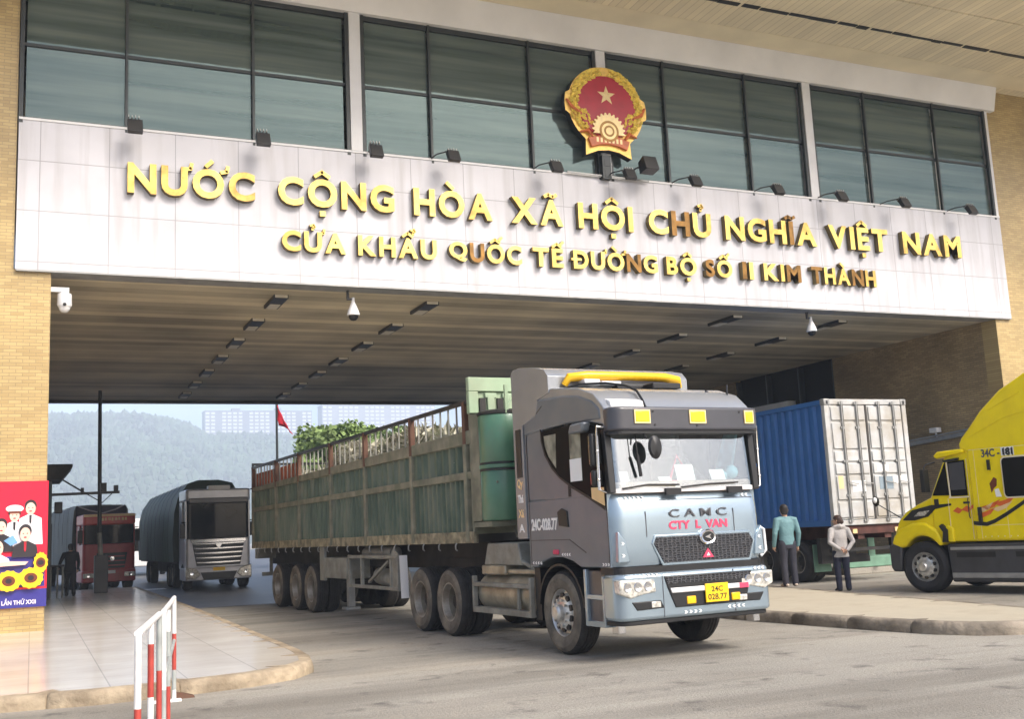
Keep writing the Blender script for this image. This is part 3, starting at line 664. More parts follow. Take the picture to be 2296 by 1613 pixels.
for sgn in (-1, 1):
    m = MB(); rnd = random.Random(3)
    for k in range(190):
        a = R(rnd.uniform(-48, 84)); rr = rnd.uniform(.78, 1.02) if math.degrees(a) > -10 else rnd.uniform(.58, 1.02)
        x, z = sgn * rr * math.cos(a), ez + rr * math.sin(a); ta = a + math.pi / 2 + rnd.uniform(-.7, .7)
        dx, dz = sgn * math.cos(ta) * .075, math.sin(ta) * .075
        m.tube([(x - dx, -.44, z - dz), (x, -.53, z), (x + dx, -.45, z + dz)], [.008, .033, .006], n=5)
    m.build('rice_wreath', 'gold_green', t)
    m = MB()
    m.tube([(sgn * 1.1, -.45, ez + .1), (sgn * .95, -.52, ez - .12), (sgn * .74, -.52, ez - .22)], [.05, .1, .05], flat=.5)
    m.tube([(sgn * .80, -.50, ez - .72), (sgn * .58, -.55, ez - .66), (sgn * .45, -.55, ez - .82)], [.04, .1, .06], flat=.5); m.build('red_ribbon', 'emblem_orange', t)
m = MB(); m.prism([(-.50, .72), (-.58, .95), (-.3, 1.03), (0, 1.05), (.3, 1.03), (.58, .95), (.50, .72), (.25, .80), (0, .83), (-.25, .80)], 'y', -.56, -.42); m.build('ribbon_scroll', 'emblem_orange', t, bevel=.015)
m = MB()
for k in range(7): m.box((-.36 + k * .11, -.572, .86), (-.30 + k * .11, -.558, .98))
m.build('scroll_lettering', 'gold_pale', t, smooth=False)
m = MB(); m.box((-.14, -.22, .0), (.1, .08, .6)); m.box((-.08, -.235, .04), (.06, -.221, .22)); m.box((-.08, -.235, .32), (.06, -.221, .5))
m.build('post', ['mullion'], t, smooth=False)
m = MB(); m.bar((-1.1, -.1, .1), (1.2, -.1, .06), .04); m.build('base_rail', 'steel_grey', t)

# floodlights along the beam top
def floodlight(x, label, mode=0):
    t = thing('floodlight', label, 'floodlight', (x, FY - .05, ZT + .05), 0, 'floodlights along the top of the beam')
    if mode == 0:
        m = MB(); m.tube([(0, 0, 0), (-.02, -.2, .0), (-.0, -.42, -.08)], .018, 6); m.build('arm', 'dark', t)
        m = MB(); m.prism([(-.66, -.31), (-.52, -.33), (-.40, -.07), (-.52, -.01)], 'x', -.13, .16); o = m.build('housing', 'dark', t, bevel=.01)
    else:
        m = MB(); m.tube([(-.1, .02, 0), (-.06, -.22, .02), (.1, -.45, .02), (.16, -.5, -.04)], .016, 6); m.build('arm', 'dark', t)
        m = MB(); m.prism([(-.70, -.24), (-.58, -.27), (-.44, -.03), (-.56, .03)], 'x', .08, .36); o = m.build('housing', 'dark', t, bevel=.01)
    m = MB()
    x0, dz_ = (-.14, -.27) if mode == 0 else (.08, -.25)
    for k in range(4): m.bar((x0 + .03 + k * .065, -.56, .30 + dz_), (x0 + .03 + k * .065, -.40, .24 + dz_), .018, .06)
    m.build('cooling_fin', 'steel_grey', o, smooth=False)
    return t
for x, md, lb in ((1.72, 0, 'leftmost black floodlight on the beam at the first dark mullion'), (4.28, 0, 'black floodlight on the beam at the second dark mullion from the left'),
                  (6.75, 0, 'floodlight on the beam just right of the first white pillar'), (8.35, 1, 'floodlight above the word HÒA on the beam'),
                  (10.95, 1, 'floodlight above the word XÃ left of the emblem'), (12.95, 1, 'floodlight directly under the emblem in front of its post'),
                  (14.85, 1, 'floodlight first to the right of the emblem'), (17.4, 1, 'floodlight above the word NGHĨA at a dark mullion'),
                  (19.5, 1, 'floodlight just right of the third white pillar'), (21.7, 1, 'floodlight above the word VIỆT'), (24.2, 1, 'rightmost floodlight above the word NAM')):
    floodlight(x, lb, md)
t = thing('floodlight', 'larger floodlight aimed up at the emblem from its right', 'floodlight', (13.6, FY - .1, ZT + .05), 0, 'floodlights along the top of the beam')
m = MB(); m.tube([(-.3, 0, 0), (-.1, -.3, .15), (.1, -.4, .2)], .02, 6); m.build('arm', 'dark', t)
m = MB(); m.prism([(-.65, .05), (-.3, .0), (-.25, .32), (-.5, .42)], 'x', -.02, .36); m.build('housing', 'dark', t, bevel=.015)

# security cameras
def ptz(loc, label, wall=False):
    t = thing('security_camera', label, 'security camera', loc, 0, 'white dome security cameras')
    m = MB()
    if wall: m.box((-.3, -.03, .0), (.08, .03, .09))
    else: m.bar((-.12, .0, .28), (-.12, 0, -.06), .05); m.bar((-.12, 0, -.04), (0, 0, -.04), .04)
    m.build('bracket', 'white' if wall else 'dark', t)
    m = MB()
    if wall: m.lathe([(.05, .0), (.13, -.04), (.14, -.26), (.12, -.30)], (0, 0, 0), 2, 24)
    else: m.lathe([(.035, .0), (.04, -.1), (.12, -.3), (.145, -.40), (.12, -.41)], (0, 0, 0), 2, 24)
    m.build('housing', 'white', t)
    m = MB(); z = -.30 if wall else -.41
    m.lathe([(.11, z), (.10, z - .05), (.06, z - .10), (.01, z - .115)], (0, 0, 0), 2, 24); m.build('dome', 'white' if wall else 'black', t)
    if wall:
        m = MB(); m.lathe([(.035, -.125), (.03, -.15), (.005, -.155)], (0, -.01, -.27), 1, 16); m.build('lens', 'black', t)
ptz((.50, 22.55, 6.66), 'white camera on an arm fixed to the left brick column', True)
ptz((6.42, 22.75, 6.86), 'white dome camera hanging under the beam left of the middle')
ptz((19.1, 22.75, 6.90), 'white dome camera hanging under the right part of the beam')

# ------------------------------------------------------------------ poster on the left column
t = thing('poster', 'red propaganda poster with smiling figures and sunflowers on the brick column', 'poster', (.275, FY + .055, .60))
def px(x, y): return (-(455 - x) * .00182, 2.33 - (y - 80) * .00195)
m = MB(); m.box((-2.2, -.05, 0), (0, 0, 2.34)); m.build('panel', 'poster_red', t, smooth=False)
m = MB(); m.box((-2.2, -.053, 0), (0, -.049, .33)); o = m.build('caption_band', 'poster_blue', t, smooth=False)
text_obj('caption', 'TỈNH LẦN THỨ XXII', (-1.02, -.055, .06), (1, 0, 0), (0, 0, 1), .078, .84, .003, 'poster_white', o, .02)
lay = [0]
def shape(name, pts, m_, parent, dz=None):
    lay[0] += 1; y = -.054 - lay[0] * .0016
    b = MB(); b.prism([px(*p) for p in pts], 'y', y, -.0505); return b.build(name, m_, parent, smooth=False)
def disc(name, cx, cy, rx, ry, m_, parent, n=20, wob=0):
    return shape(name, [(cx + (rx + wob * (k % 2)) * math.cos(2 * math.pi * k / n), cy + (ry + wob * (k % 2)) * math.sin(2 * math.pi * k / n)) for k in range(n)], m_, parent)
shape('printed_ground', [(-300, 1085), (435, 1085), (435, 830), (330, 800), (100, 790), (-300, 800)], 'poster_blue', t)
def fig(cx, cy, hw, hh, body, hair, bh, suit=None):
    f_ = shape('printed_figure', [(cx - hw * .5, cy + hh), (cx - hw * 2, cy + hh * 1.6), (cx - hw * 2.3, cy + hh * 1.6 + bh), (cx + hw * 2.3, cy + hh * 1.6 + bh), (cx + hw * 2, cy + hh * 1.6), (cx + hw * .5, cy + hh)], body, t)
    disc('hair', cx, cy - hh * .35, hw * 1.12, hh * .95, hair, f_); disc('face', cx, cy + hh * .1, hw * .9, hh * .95, 'poster_skin', f_)
    disc('eye', cx - hw * .35, cy - hh * .02, hw * .14, hh * .07, 'poster_black', f_, 8); disc('eye', cx + hw * .35, cy - hh * .02, hw * .14, hh * .07, 'poster_black', f_, 8)
    disc('mouth', cx, cy + hh * .5, hw * .28, hh * .1, 'emblem_red', f_, 10)
    if suit: shape('tie', [(cx - hw * .22, cy + hh * 1.1), (cx + hw * .22, cy + hh * 1.1), (cx + hw * .18, cy + hh * 2.2), (cx, cy + hh * 2.5), (cx - hw * .18, cy + hh * 2.2)], suit, f_)
    return f_
fig(290, 335, 52, 62, 'poster_white', 'poster_black', 250, 'poster_black')
fo = fig(140, 400, 52, 60, 'poster_white', 'poster_black', 200, 'poster_black')
disc('cap', 140, 338, 84, 36, 'poster_white', fo); shape('cap', [(85, 362), (195, 362), (190, 382), (90, 382)], 'seed', fo)
fig(20, 510, 50, 66, 'poster_black', 'poster_black', 130); shape('printed_book', [(45, 640), (130, 590), (175, 660), (110, 690)], 'poster_sky', t)
fig(-150, 420, 52, 60, 'poster_white', 'poster_black', 250); fig(-280, 360, 52, 60, 'poster_sky', 'poster_black', 300)
fig(245, 580, 54, 70, 'poster_black', 'poster_black', 110, 'emblem_red')
fig(0, 700, 48, 70, 'poster_white', 'poster_black', 60); fig(-140, 640, 50, 66, 'poster_black', 'poster_black', 110, 'emblem_red')
shape('printed_hand', [(-100, 850), (100, 835), (280, 845), (250, 875), (40, 880), (-100, 890)], 'poster_skin', t)
for cx, cy in ((395, 860), (100, 1020), (305, 1000), (-110, 1010), (-270, 930)):
    o = disc('printed_sunflower', cx, cy, 112 if cx < 350 else 62, 92, 'sunflower', t, 26, 10); disc('seed_head', cx, cy, 62 if cx < 350 else 45, 48, 'seed', o); disc('seed_core', cx, cy, 30, 24, 'poster_black', o)
# ------------------------------------------------------------------ wheels
def wheel_meshes(r, wdt, tyre, rim, style, n=36):
    """wheel around the local X axis, outer face towards -X, outer face plane at x=0"""
    m = MB(); k = r
    tr = []
    spans = [(.05, wdt - .05)] if wdt < .4 else [(.05, wdt * .5 - .045), (wdt * .5 + .045, wdt - .05)]
    for q, (a, b) in enumerate(spans):
        if q: tr += [(.72 * k, a - .03), (.95 * k, a - .03)]
        for g_ in range(4):
            g0 = a + (b - a) * g_ / 4; g1 = a + (b - a) * (g_ + 1) / 4
            tr += [(k, g0 + .008), (k, g1 - .008)] + ([(.972 * k, g1 - .006), (.972 * k, g1 + .006)] if g_ < 3 else [])
        if q == 0 and len(spans) > 1: tr += [(.95 * k, b + .03), (.72 * k, b + .035)]
    m.lathe([(.56 * k, .03), (.60 * k, .0), (.66 * k, -.006), (.68 * k, -.012), (.82 * k, -.016), (.84 * k, -.008), (.93 * k, .012)] + tr + [(.95 * k, wdt - .01), (.6 * k, wdt), (.56 * k, wdt - .03)], (0, 0, 0), 0, n, cap=False)
    w_ = m.build('wheel', [tyre, 'tread'])
    for p in w_.data.polygons:
        c_ = p.center
        if math.hypot(c_.y, c_.z) > .945 * k or c_.x > wdt * .45: p.material_index = 1
    m = MB()
    if style == 'hub':
        m.lathe([(.57 * k, .02), (.55 * k, .03), (.50 * k, .10), (.46 * k, .10), (.40 * k, .02), (.30 * k, .0), (.18 * k, -.01)], (0, 0, 0), 0, n, cap=False)
    else:
        m.lathe([(.575 * k, .012), (.54 * k, .012), (.525 * k, .05), (.50 * k, .12)], (0, 0, 0), 0, n, cap=False)
        m.lathe([(.505 * k, .12), (.47 * k, .22), (.40 * k, .24), (.2 * k, .22)], (0, 0, 0), 0, n, 1, cap=False)
    ri = m.build('rim', [rim, 'rim_inner'] if style != 'hub' else rim, w_)
    m = MB()
    if style == 'hub':
        m.lathe([(.20 * k, .0), (.20 * k, -.07), (.15 * k, -.10), (.01, -.105)], (0, 0, 0), 0, 20)
        for i in range(10):
            a = i * math.pi / 5; m.cyl((.0, .31 * k * math.cos(a), .31 * k * math.sin(a)), (-.035, .31 * k * math.cos(a), .31 * k * math.sin(a)), .018, n=6)
    else:
        m.lathe([(.29 * k, .235), (.27 * k, .16), (.19 * k, .12), (.01, .115)], (0, 0, 0), 0, 20)
        for i in range(10):
            a = i * math.pi / 5; m.cyl((.20, .31 * k * math.cos(a), .31 * k * math.sin(a)), (.165, .31 * k * math.cos(a), .31 * k * math.sin(a)), .018, n=6)
    m.build('hub', rim if style == 'hub' else 'chassis', ri)
    m = MB()
    for i in range(10):
        a = (i + .5) * math.pi / 5; c = Vector((.012 if style == 'hub' else .232, .40 * k * math.cos(a), .40 * k * math.sin(a)))
        if style == 'hub': c.x = .025
        m.cyl(c + Vector((.02, 0, 0)), c - Vector((.012, 0, 0)), (.078 if style == 'hub' else .05) * k, n=10)
    m.build('hand_hole', 'black', ri)
    return w_
def place_wheels(proto, parent, spots):
    first = True
    for (x, y, z, flip) in spots:
        rot = (0, 0, math.pi if flip else 0)
        if first: proto.parent = parent; proto.location = (x, y, z); proto.rotation_euler = rot; first = False
        else: clone(proto, parent, (x, y, z), rot)

def mirror_arm(t, x, sgn, y, z0, z1):
    pass

# ------------------------------------------------------------------ the grey truck with the green trailer
TH = R(2.64)
gt = thing('articulated_truck', 'silver grey truck pulling a long green stake trailer out of the gateway', 'truck', (6.18, 12.64, 0), TH)
W = 2.2
def plan(f, r, back, x0=0.0, x1=W):
    p = []
    for k in range(7):
        a = R(180 + 90 * k / 6); p.append((x0 + r + r * math.cos(a), f + r + r * math.sin(a)))
    for k in range(7):
        a = R(270 + 90 * k / 6); p.append((x1 - r + r * math.cos(a), f + r + r * math.sin(a)))
    return p + [(x1, back), (x0, back)]
# lower cab with the wheel arch cut out
arc = [(.62 * math.cos(R(a)), .53 + .62 * math.sin(R(a))) for a in range(68, 153, 6)]
m = MB(); m.prism([(-1.30, 1.10)] + [(y, z) for y, z in sorted([( -p[0], p[1]) for p in arc] , key=lambda q: q[0]) if False] + [(-.60, 1.10), (-.42, 1.17), (-.15, 1.22), (.15, 1.22), (.42, 1.16), (.56, 1.09), (.76, 1.09), (.76, 1.97), (-1.30, 1.97)], 'x', 0, W)
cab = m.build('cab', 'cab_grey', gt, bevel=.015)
m = MB(); m.loft([[(x, y, z) for x, y in plan(f_, .17, -1.302)] for f_, z in ((-1.40, 1.105), (-1.425, 1.18), (-1.43, 1.32), (-1.43, 1.66), (-1.42, 1.78), (-1.40, 1.86), (-1.365, 1.93), (-1.335, 1.965))]); fp = m.build('front_panel', 'cab_blue', gt, bevel=.01, ang=60)
m = MB(); m.prism(plan(-1.415, .17, -1.30, .01, W - .01), 'z', 1.967, 2.02); m.build('wiper_cowl', 'white', gt, bevel=.012)
# seams and doors
m = MB(); m.box((-.003, -1.30, 1.12), (.02, -1.288, 1.95)); m.box((-.003, .70, 1.12), (.02, .712, 3.2)); m.box((-.004, -.35, 1.44), (.02, .70, 1.448)); m.bar((-.001, -.35, 1.445), (-.001, -.75, 1.28), .01, .008); m.build('door_seam', 'dark', cab, smooth=False)
m = MB(); m.box((.44, -1.433, 1.44), (.452, -1.42, 1.74)); m.box((1.74, -1.433, 1.44), (1.752, -1.42, 1.74)); m.box((.12, -1.400, 1.868), (2.08, -1.38, 1.876)); m.build('panel_seam', 'visor', fp, smooth=False)
m = MB(); m.prism([(-.36, 1.60), (-.12, 1.62), (-.09, 1.80), (-.2, 1.84), (-.34, 1.80)], 'x', -.02, .02); m.build('door_handle', 'black', cab, bevel=.008)
# back part of the cab, pillars and roof
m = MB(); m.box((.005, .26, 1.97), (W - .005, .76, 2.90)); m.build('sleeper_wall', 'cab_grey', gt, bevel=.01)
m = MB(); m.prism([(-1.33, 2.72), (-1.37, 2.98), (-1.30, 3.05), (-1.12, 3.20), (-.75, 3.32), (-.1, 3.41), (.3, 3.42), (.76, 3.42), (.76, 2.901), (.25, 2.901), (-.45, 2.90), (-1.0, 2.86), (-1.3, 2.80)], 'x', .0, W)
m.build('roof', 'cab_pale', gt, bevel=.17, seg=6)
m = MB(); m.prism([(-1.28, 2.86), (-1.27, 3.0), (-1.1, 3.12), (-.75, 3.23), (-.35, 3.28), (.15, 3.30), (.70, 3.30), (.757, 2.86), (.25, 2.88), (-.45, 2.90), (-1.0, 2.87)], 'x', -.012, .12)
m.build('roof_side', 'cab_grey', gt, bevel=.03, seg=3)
m = MB(); m.prism([(.36, 3.10), (.30, 3.30), (-.02, 3.36), (-.02, 3.58), (.08, 3.68), (.35, 3.745), (.8, 3.81), (1.02, 3.80), (1.06, 3.74), (1.06, 1.47), (.78, 1.47), (.78, 3.0)], 'x', -.015, .30)
m.prism([(-.02, 3.30), (-.02, 3.58), (.08, 3.68), (.35, 3.745), (.8, 3.81), (1.02, 3.80), (1.05, 3.74), (1.05, 3.3)], 'x', .30, 1.9)
m.prism([(.36, 3.10), (.30, 3.30), (-.02, 3.36), (-.02, 3.58), (.08, 3.68), (.35, 3.745), (.8, 3.81), (1.02, 3.80), (1.06, 3.74), (1.06, 1.47), (.78, 1.47), (.78, 3.0)], 'x', 1.9, 2.215)
bmesh.ops.remove_doubles(m.bm, verts=m.bm.verts, dist=.001)
df = m.build('wind_deflector', 'cab_pale', gt, bevel=.05, seg=3)
m = MB(); m.box((-.024, .83, 2.3), (-.014, .98, 2.96)); m.build('deflector_slot', 'black', df, smooth=False)
for i, (z, s_) in enumerate(((2.17, 'Qy'), (1.96, 'Thá'), (1.76, 'Xá'), (1.56, 'A'))):
    text_obj('sticker', s_, (-.018, 1.0, z), (0, -1, 0), (0, 0, 1), .11, .16, .004, 'flame_pale' if i % 2 == 0 else 'vinyl', df)
text_obj('door_number', '24C-028.77', (-.003, .66, 1.58), (0, -1, 0), (0, 0, 1), .15, .72, .006, 'vinyl', cab, .03)
for x in (.0, W - .06):
    m = MB(); m.bar((x + .03, -1.37, 1.97), (x + .03, -1.31, 2.74), .09, .07); m.build('windscreen_pillar', 'black', gt, bevel=.01)
    m = MB(); m.bar((x + .03, -.42, 1.97), (x + .03, -.42, 2.90), .06, .10); m.build('door_pillar', 'black', gt, bevel=.01)
for x0, x1 in ((0, .012), (W - .012, W)):
    m = MB(); m.prism([(.27, 1.965), (.27, 2.905), (.24, 2.87), (.23, 2.74), (.15, 2.56), (-.02, 2.38), (-.22, 2.24), (-.51, 2.11), (-.90, 1.965)], 'x', x0, x1); m.build('door_upper', 'cab_grey', gt, smooth=False)
# side glass
sg = [(.24, 2.86), (.23, 2.74), (.15, 2.56), (-.02, 2.38), (-.22, 2.24), (-.51, 2.11), (-.89, 1.97), (-1.27, 1.81), (-1.31, 2.0), (-1.29, 2.74), (-.9, 2.85), (-.43, 2.88)]
for x0, x1 in ((-.010, .010), (W - .010, W + .010)):
    m = MB(); m.prism(sg, 'x', x0, x1); o = m.build('side_window', 'cab_side_glass', gt, smooth=False)
    if x0 < 0:
        m = MB(); m.prism([(.17, 2.80), (.15, 2.66), (.06, 2.52), (-.12, 2.36), (-.15, 2.80)], 'x', -.015, -.0101); m.build('quarter_pane', 'quarter', o, smooth=False)
        m = MB(); m.prism([(-.50, 2.78), (-.50, 2.2), (-.78, 2.16), (-.78, 2.79)], 'x', -.015, -.0101); m.build('door_pane', 'quarter', o, smooth=False)
        m = MB(); m.box((-.018, -.78, 2.16), (-.0155, -.49, 2.44)); m.build('paper_notice', 'paper', o, smooth=False)
        m = MB(); m.prism([(-.98, 1.93), (-.98, 2.06), (-1.27, 2.05), (-1.27, 1.83)], 'x', -.016, -.0101); m.build('corner_reflection', 'flame_pale', o, smooth=False)  # cream colour painted for the pinkish reflection in this mirror piece
        m = MB(); m.prism([(.27, 2.90), (.26, 2.74), (.18, 2.55), (0, 2.355), (-.21, 2.215), (-.5, 2.08), (-.88, 1.94), (-1.28, 1.775), (-1.27, 1.81), (-.89, 1.97), (-.51, 2.11), (-.22, 2.24), (-.02, 2.38), (.15, 2.56), (.23, 2.74), (.24, 2.86)], 'x', -.016, .008); m.build('window_trim', 'black', o, smooth=False)
# windscreen and what lies behind it
ws = MB(); a = [(x, y, 2.02) for x, y in plan(-1.41, .14, 0, .03, W - .03)[:14]]; b = [(x, y, 2.72) for x, y in plan(-1.345, .14, 0, .035, W - .035)[:14]]
ws.loft([a, b], cap=False, closed=False); ws.build('windscreen', 'windscreen', gt, ang=60)
m = MB(); m.prism(plan(-1.385, .13, -.95, .05, W - .05), 'z', 1.96, 2.10); da = m.build('dashboard', 'dash', gt, bevel=.03)
m = MB(); m.box((.1, .2, 1.97), (2.1, .255, 2.85)); m.build('curtain', 'curtain', gt, smooth=False)
for x in (.3, 1.4):
    m = MB(); m.box((x, -.35, 1.97), (x + .5, -.15, 2.45)); m.box((x + .12, -.33, 2.45), (x + .38, -.2, 2.62)); m.build('seat', 'chassis', gt, bevel=.05)
m = MB(); m.tube([(.95, -1.25, 2.10), (1.12, -1.2, 2.42), (1.29, -1.25, 2.10), (.95, -1.25, 2.10)], .018, 6); m.build('warning_triangle', 'pinkred', da)
for x, y, w_, h in ((1.03, -1.31, .27, .20), (1.55, -1.31, .22, .13), (.18, -1.36, .12, .12), (.78, -1.3, .17, .05)):
    m = MB(); m.bar((x + w_ / 2, y, 2.105), (x + w_ / 2, y + .05, 2.105 + h), w_, .004, up=(0, 1, 0)); m.build('paper_sheet', 'paper', da, smooth=False)
m = MB(); m.ball((1.93, -1.22, 2.2), .09, sub=2); m.ball((1.78, -1.22, 2.15), .07, sub=2); m.build('dashboard_toy', 'teal', da)
m = MB(); m.prism([(-1.0, 2.70), (-1.25, 2.70), (-1.05, 2.12), (-.7, 2.12)], 'x', 2.02, 2.06); m.build('side_curtain', 'teal', gt, smooth=False)
for x in (.06, .62, 1.40):
    pass
# visor with its lamps
m = MB(); m.prism(plan(-1.56, .16, -1.32, -.005, W + .005), 'z', 2.70, 2.99); vi = m.build('sun_visor', 'visor', gt, bevel=.03, seg=3)
m = MB(); m.prism(plan(-1.54, .16, -1.34, .005, W - .005), 'z', 2.665, 2.698); m.build('visor_edge', 'black', vi, smooth=False)
for x0, x1 in ((.30, .50), (1.10, 1.32), (1.94, 2.06)):
    m = MB(); m.box((x0, -1.585, 2.80), (x1, -1.555, 2.935)); l_ = m.build('marker_lamp', 'yellow_lens', vi, bevel=.012)
    m = MB(); z0, z1 = 2.785, 2.95
    for q in (((x0 - .012, z0), (x1 + .012, z0 + .016)), ((x0 - .012, z1 - .016), (x1 + .012, z1)), ((x0 - .012, z0 + .016), (x0 + .004, z1 - .016)), ((x1 - .004, z0 + .016), (x1 + .012, z1 - .016))):
        m.box((q[0][0], -1.578, q[0][1]), (q[1][0], -1.553, q[1][1]))
    m.build('lamp_bezel', 'gold_pale', l_, smooth=False)
m = MB()
for x, z in ((.56, 2.93), (.58, 2.77), (1.2, 2.76), (1.86, 2.93)): m.cyl((x, -1.567, z), (x, -1.55, z), .014, n=10)
m.build('bolt', 'black', vi)
# beacon bar, aerials, hose over the roof
m = MB(); m.tube([(.22, -.05, 3.46), (.26, -.10, 3.55), (.5, -.14, 3.575), (1.1, -.15, 3.58), (1.75, -.14, 3.575), (1.98, -.10, 3.55), (2.04, -.05, 3.46)], [.055, .075, .075, .07, .075, .075, .055], 12, flat=.8)
bb = m.build('beacon_bar', 'amber', gt)
m = MB(); m.box((.42, -.24, 3.44), (.66, -.06, 3.52)); m.box((.70, -.22, 3.46), (1.0, -.06, 3.50)); m.build('bar_bracket', 'white', bb, bevel=.01)
m = MB(); m.box((.95, -.2, 3.40), (1.85, -.04, 3.455)); m.build('bar_mount', 'black', bb, bevel=.01)
m = MB(); m.tube([(.0, .36, 3.12), (.0, .2, 3.2), (.08, -.0, 3.37), (.35, -.2, 3.45), (.55, -.55, 3.42), (.62, -.9, 3.34), (.62, -1.15, 3.24), (.60, -1.3, 3.10), (.6, -1.36, 3.0)], .016, 8); m.build('air_hose', 'black', gt)
m = MB(); m.box((1.35, -.45, 3.38), (1.8, -.1, 3.455)); m.build('roof_hatch', 'black', gt, bevel=.01)
m = MB(); m.tube([(2.05, -1.1, 2.98), (2.1, -1.05, 3.35)], .012, 6); m.tube([(2.0, -1.2, 3.0), (1.9, -.85, 3.3)], .012, 6); m.build('aerial', 'black', gt)
m = MB(); m.prism([(-1.36, 3.0), (-1.34, 3.09), (-1.15, 3.14), (-1.15, 3.0)], 'x', .10, .58); m.build('roof_lamp_step', 'white', gt, bevel=.015)
# wipers, mirrors
m = MB(); m.tube([(.15, -1.43, 2.02), (.5, -1.445, 2.06), (.95, -1.45, 2.05)], .012, 6); m.tube([(1.0, -1.43, 2.02), (1.4, -1.445, 2.05), (1.85, -1.44, 2.06)], .012, 6)
for x in (.85, 1.78): m.box((x - .1, -1.46, 1.93), (x + .12, -1.42, 2.01))
m.build('wiper', 'black', gt)
m = MB(); m.tube([(.44, -1.49, 2.69), (.45, -1.56, 2.55)], .012, 6); m.lathe([(.01, -.03), (.08, -.025), (.1, 0), (.08, .03), (.01, .04)], (.56, -1.56, 2.48), 1, 20)
for v in m.bm.verts:
    if v.co.z < 2.62 and v.co.x > .47 - .05: v.co.z = 2.50 + (v.co.z - 2.48) * 1.45
m.build('front_mirror', 'black', gt)
m = MB(); m.tube([(.36, -1.45, 2.7), (.36, -1.47, 2.42)], .008, 6); m.tube([(.36, -1.47, 2.42), (.40, -1.46, 2.16)], .022, 6); m.build('wiper', 'black', gt)
def side_mirror(sg_, x):
    mr = MB(); mr.box((x - .16 if sg_ < 0 else x + .02, -1.28, 2.30), (x - .02 if sg_ < 0 else x + .16, -1.20, 2.70)); mr.box((x - .15 if sg_ < 0 else x + .02, -1.28, 2.06), (x - .02 if sg_ < 0 else x + .15, -1.20, 2.26))
    o = mr.build('side_mirror', 'black', gt, bevel=.03, seg=3)
    k = MB(); xx = x - .1 if sg_ < 0 else x + .1
    k.tube([(x, -1.34, 2.76), (xx, -1.33, 2.77), (xx, -1.32, 2.70), (xx, -1.31, 2.02), (x, -1.33, 1.98)], .016, 8); k.ball((xx, -1.315, 2.48), .026, sub=1); k.ball((xx, -1.315, 2.14), .026, sub=1)
    k.build('mirror_arm', 'chrome', o)
    if sg_ < 0:
        k = MB(); k.box((x - .145, -1.198, 2.33), (x - .035, -1.192, 2.67)); k.box((x - .14, -1.198, 2.09), (x - .035, -1.192, 2.23)); k.build('mirror_glass', 'chrome', o, smooth=False)
side_mirror(-1, 0); side_mirror(1, W)
m = MB(); m.prism([(-1.05, 2.86), (-.72, 2.86), (-.66, 2.74), (-1.0, 2.74)], 'x', -.13, 0); m.build('kerb_mirror', 'cab_grey', gt, bevel=.03)
# grille, badge, lettering on the front
m = MB(); m.prism([(.55, 1.46), (1.97, 1.46), (2.05, 1.34), (1.96, 1.09), (.64, 1.09), (.50, 1.36)], 'y', -1.442, -1.42); gs = m.build('grille_surround', 'cab_blue', gt, bevel=.012)
m = MB(); m.prism([(.57, 1.43), (1.95, 1.43), (2.01, 1.335), (1.93, 1.125), (.66, 1.125), (.53, 1.355)], 'y', -1.452, -1.44); m.build('grille', 'grille', gs, bevel=.006)
m = MB(); m.lathe([(.062, -.002), (.062, -.02), (.078, -.028), (.092, -.012), (.09, 0)], (1.31, -1.455, 1.405), 1, 28, cap=False)
for v in m.bm.verts: v.co.x = 1.31 + (v.co.x - 1.31) * 1.35
m.prism([(1.26, 1.405), (1.36, 1.44), (1.33, 1.41), (1.36, 1.375)], 'y', -1.475, -1.455)
bd_ = m.build('badge', 'chrome', gs)
m = MB(); m.lathe([(.064, -.004), (.06, -.012), (.01, -.012)], (1.31, -1.455, 1.405), 1, 24)
for v in m.bm.verts: v.co.x = 1.31 + (v.co.x - 1.31) * 1.35
m.build('badge_field', 'black', bd_)
text_obj('badge_lettering', 'C A M C', (.78, -1.437, 1.66), (1, 0, 0), (0, 0, 1), .10, .86, .012, 'letter_grey', fp, .01)
text_obj('company_lettering', 'CTY  L  VAN', (.77, -1.434, 1.52), (1, 0, 0), (0, 0, 1), .095, .87, .006, 'pinkred', fp, .04)
m = MB(); m.prism([(1.22, 1.16), (1.38, 1.16), (1.30, 1.27)], 'y', -1.462, -1.452); o = m.build('triangle_sticker', 'pinkred', gs, smooth=False)
m = MB(); m.prism([(1.275, 1.18), (1.325, 1.18), (1.30, 1.22)], 'y', -1.466, -1.4621); m.build('sticker_centre', 'vinyl', o, smooth=False)
def chevrons(pts, parent, sgn=1, axis='y'):
    for (x, y, z) in pts:
        m = MB(); q = [(0, 0), (.025, 0), (.045, .018), (.025, .036), (0, .036), (.02, .018)]
        if axis == 'y': m.prism([(x + u * sgn, z + v) for u, v in q], 'y', y - .004, y + .01)
        else: m.prism([(y + u * sgn, z + v) for u, v in q], 'x', x - .004, x + .01)
        m.build('reflective_sticker', 'vinyl', parent, smooth=False)
chevrons([(.18 + k * .06, -1.392, 1.885) for k in range(5)], fp)
chevrons([(2.02 - k * .06, -1.392, 1.885) for k in range(2)], fp, -1)
chevrons([(.80 + k * .065, -1.408, 1.112) for k in range(3)], fp); chevrons([(1.22 + k * .065, -1.408, 1.112) for k in range(3)], fp); chevrons([(1.86 - k * .065, -1.408, 1.112) for k in range(4)], fp, -1)
chevrons([(-.001, -1.24 + k * .06, 1.12) for k in range(3)], cab, -1, 'x'); chevrons([(-.001, .42 + k * .07, 1.13) for k in range(4)], cab, 1, 'x'); chevrons([(-.001, -.36 + k * .06, 1.24) for k in range(4)], cab, 1, 'x')
m = MB(); m.box((-.03, -.06, 1.26), (.01, .06, 1.32)); m.build('side_lamp', 'pinkred', cab, bevel=.012)
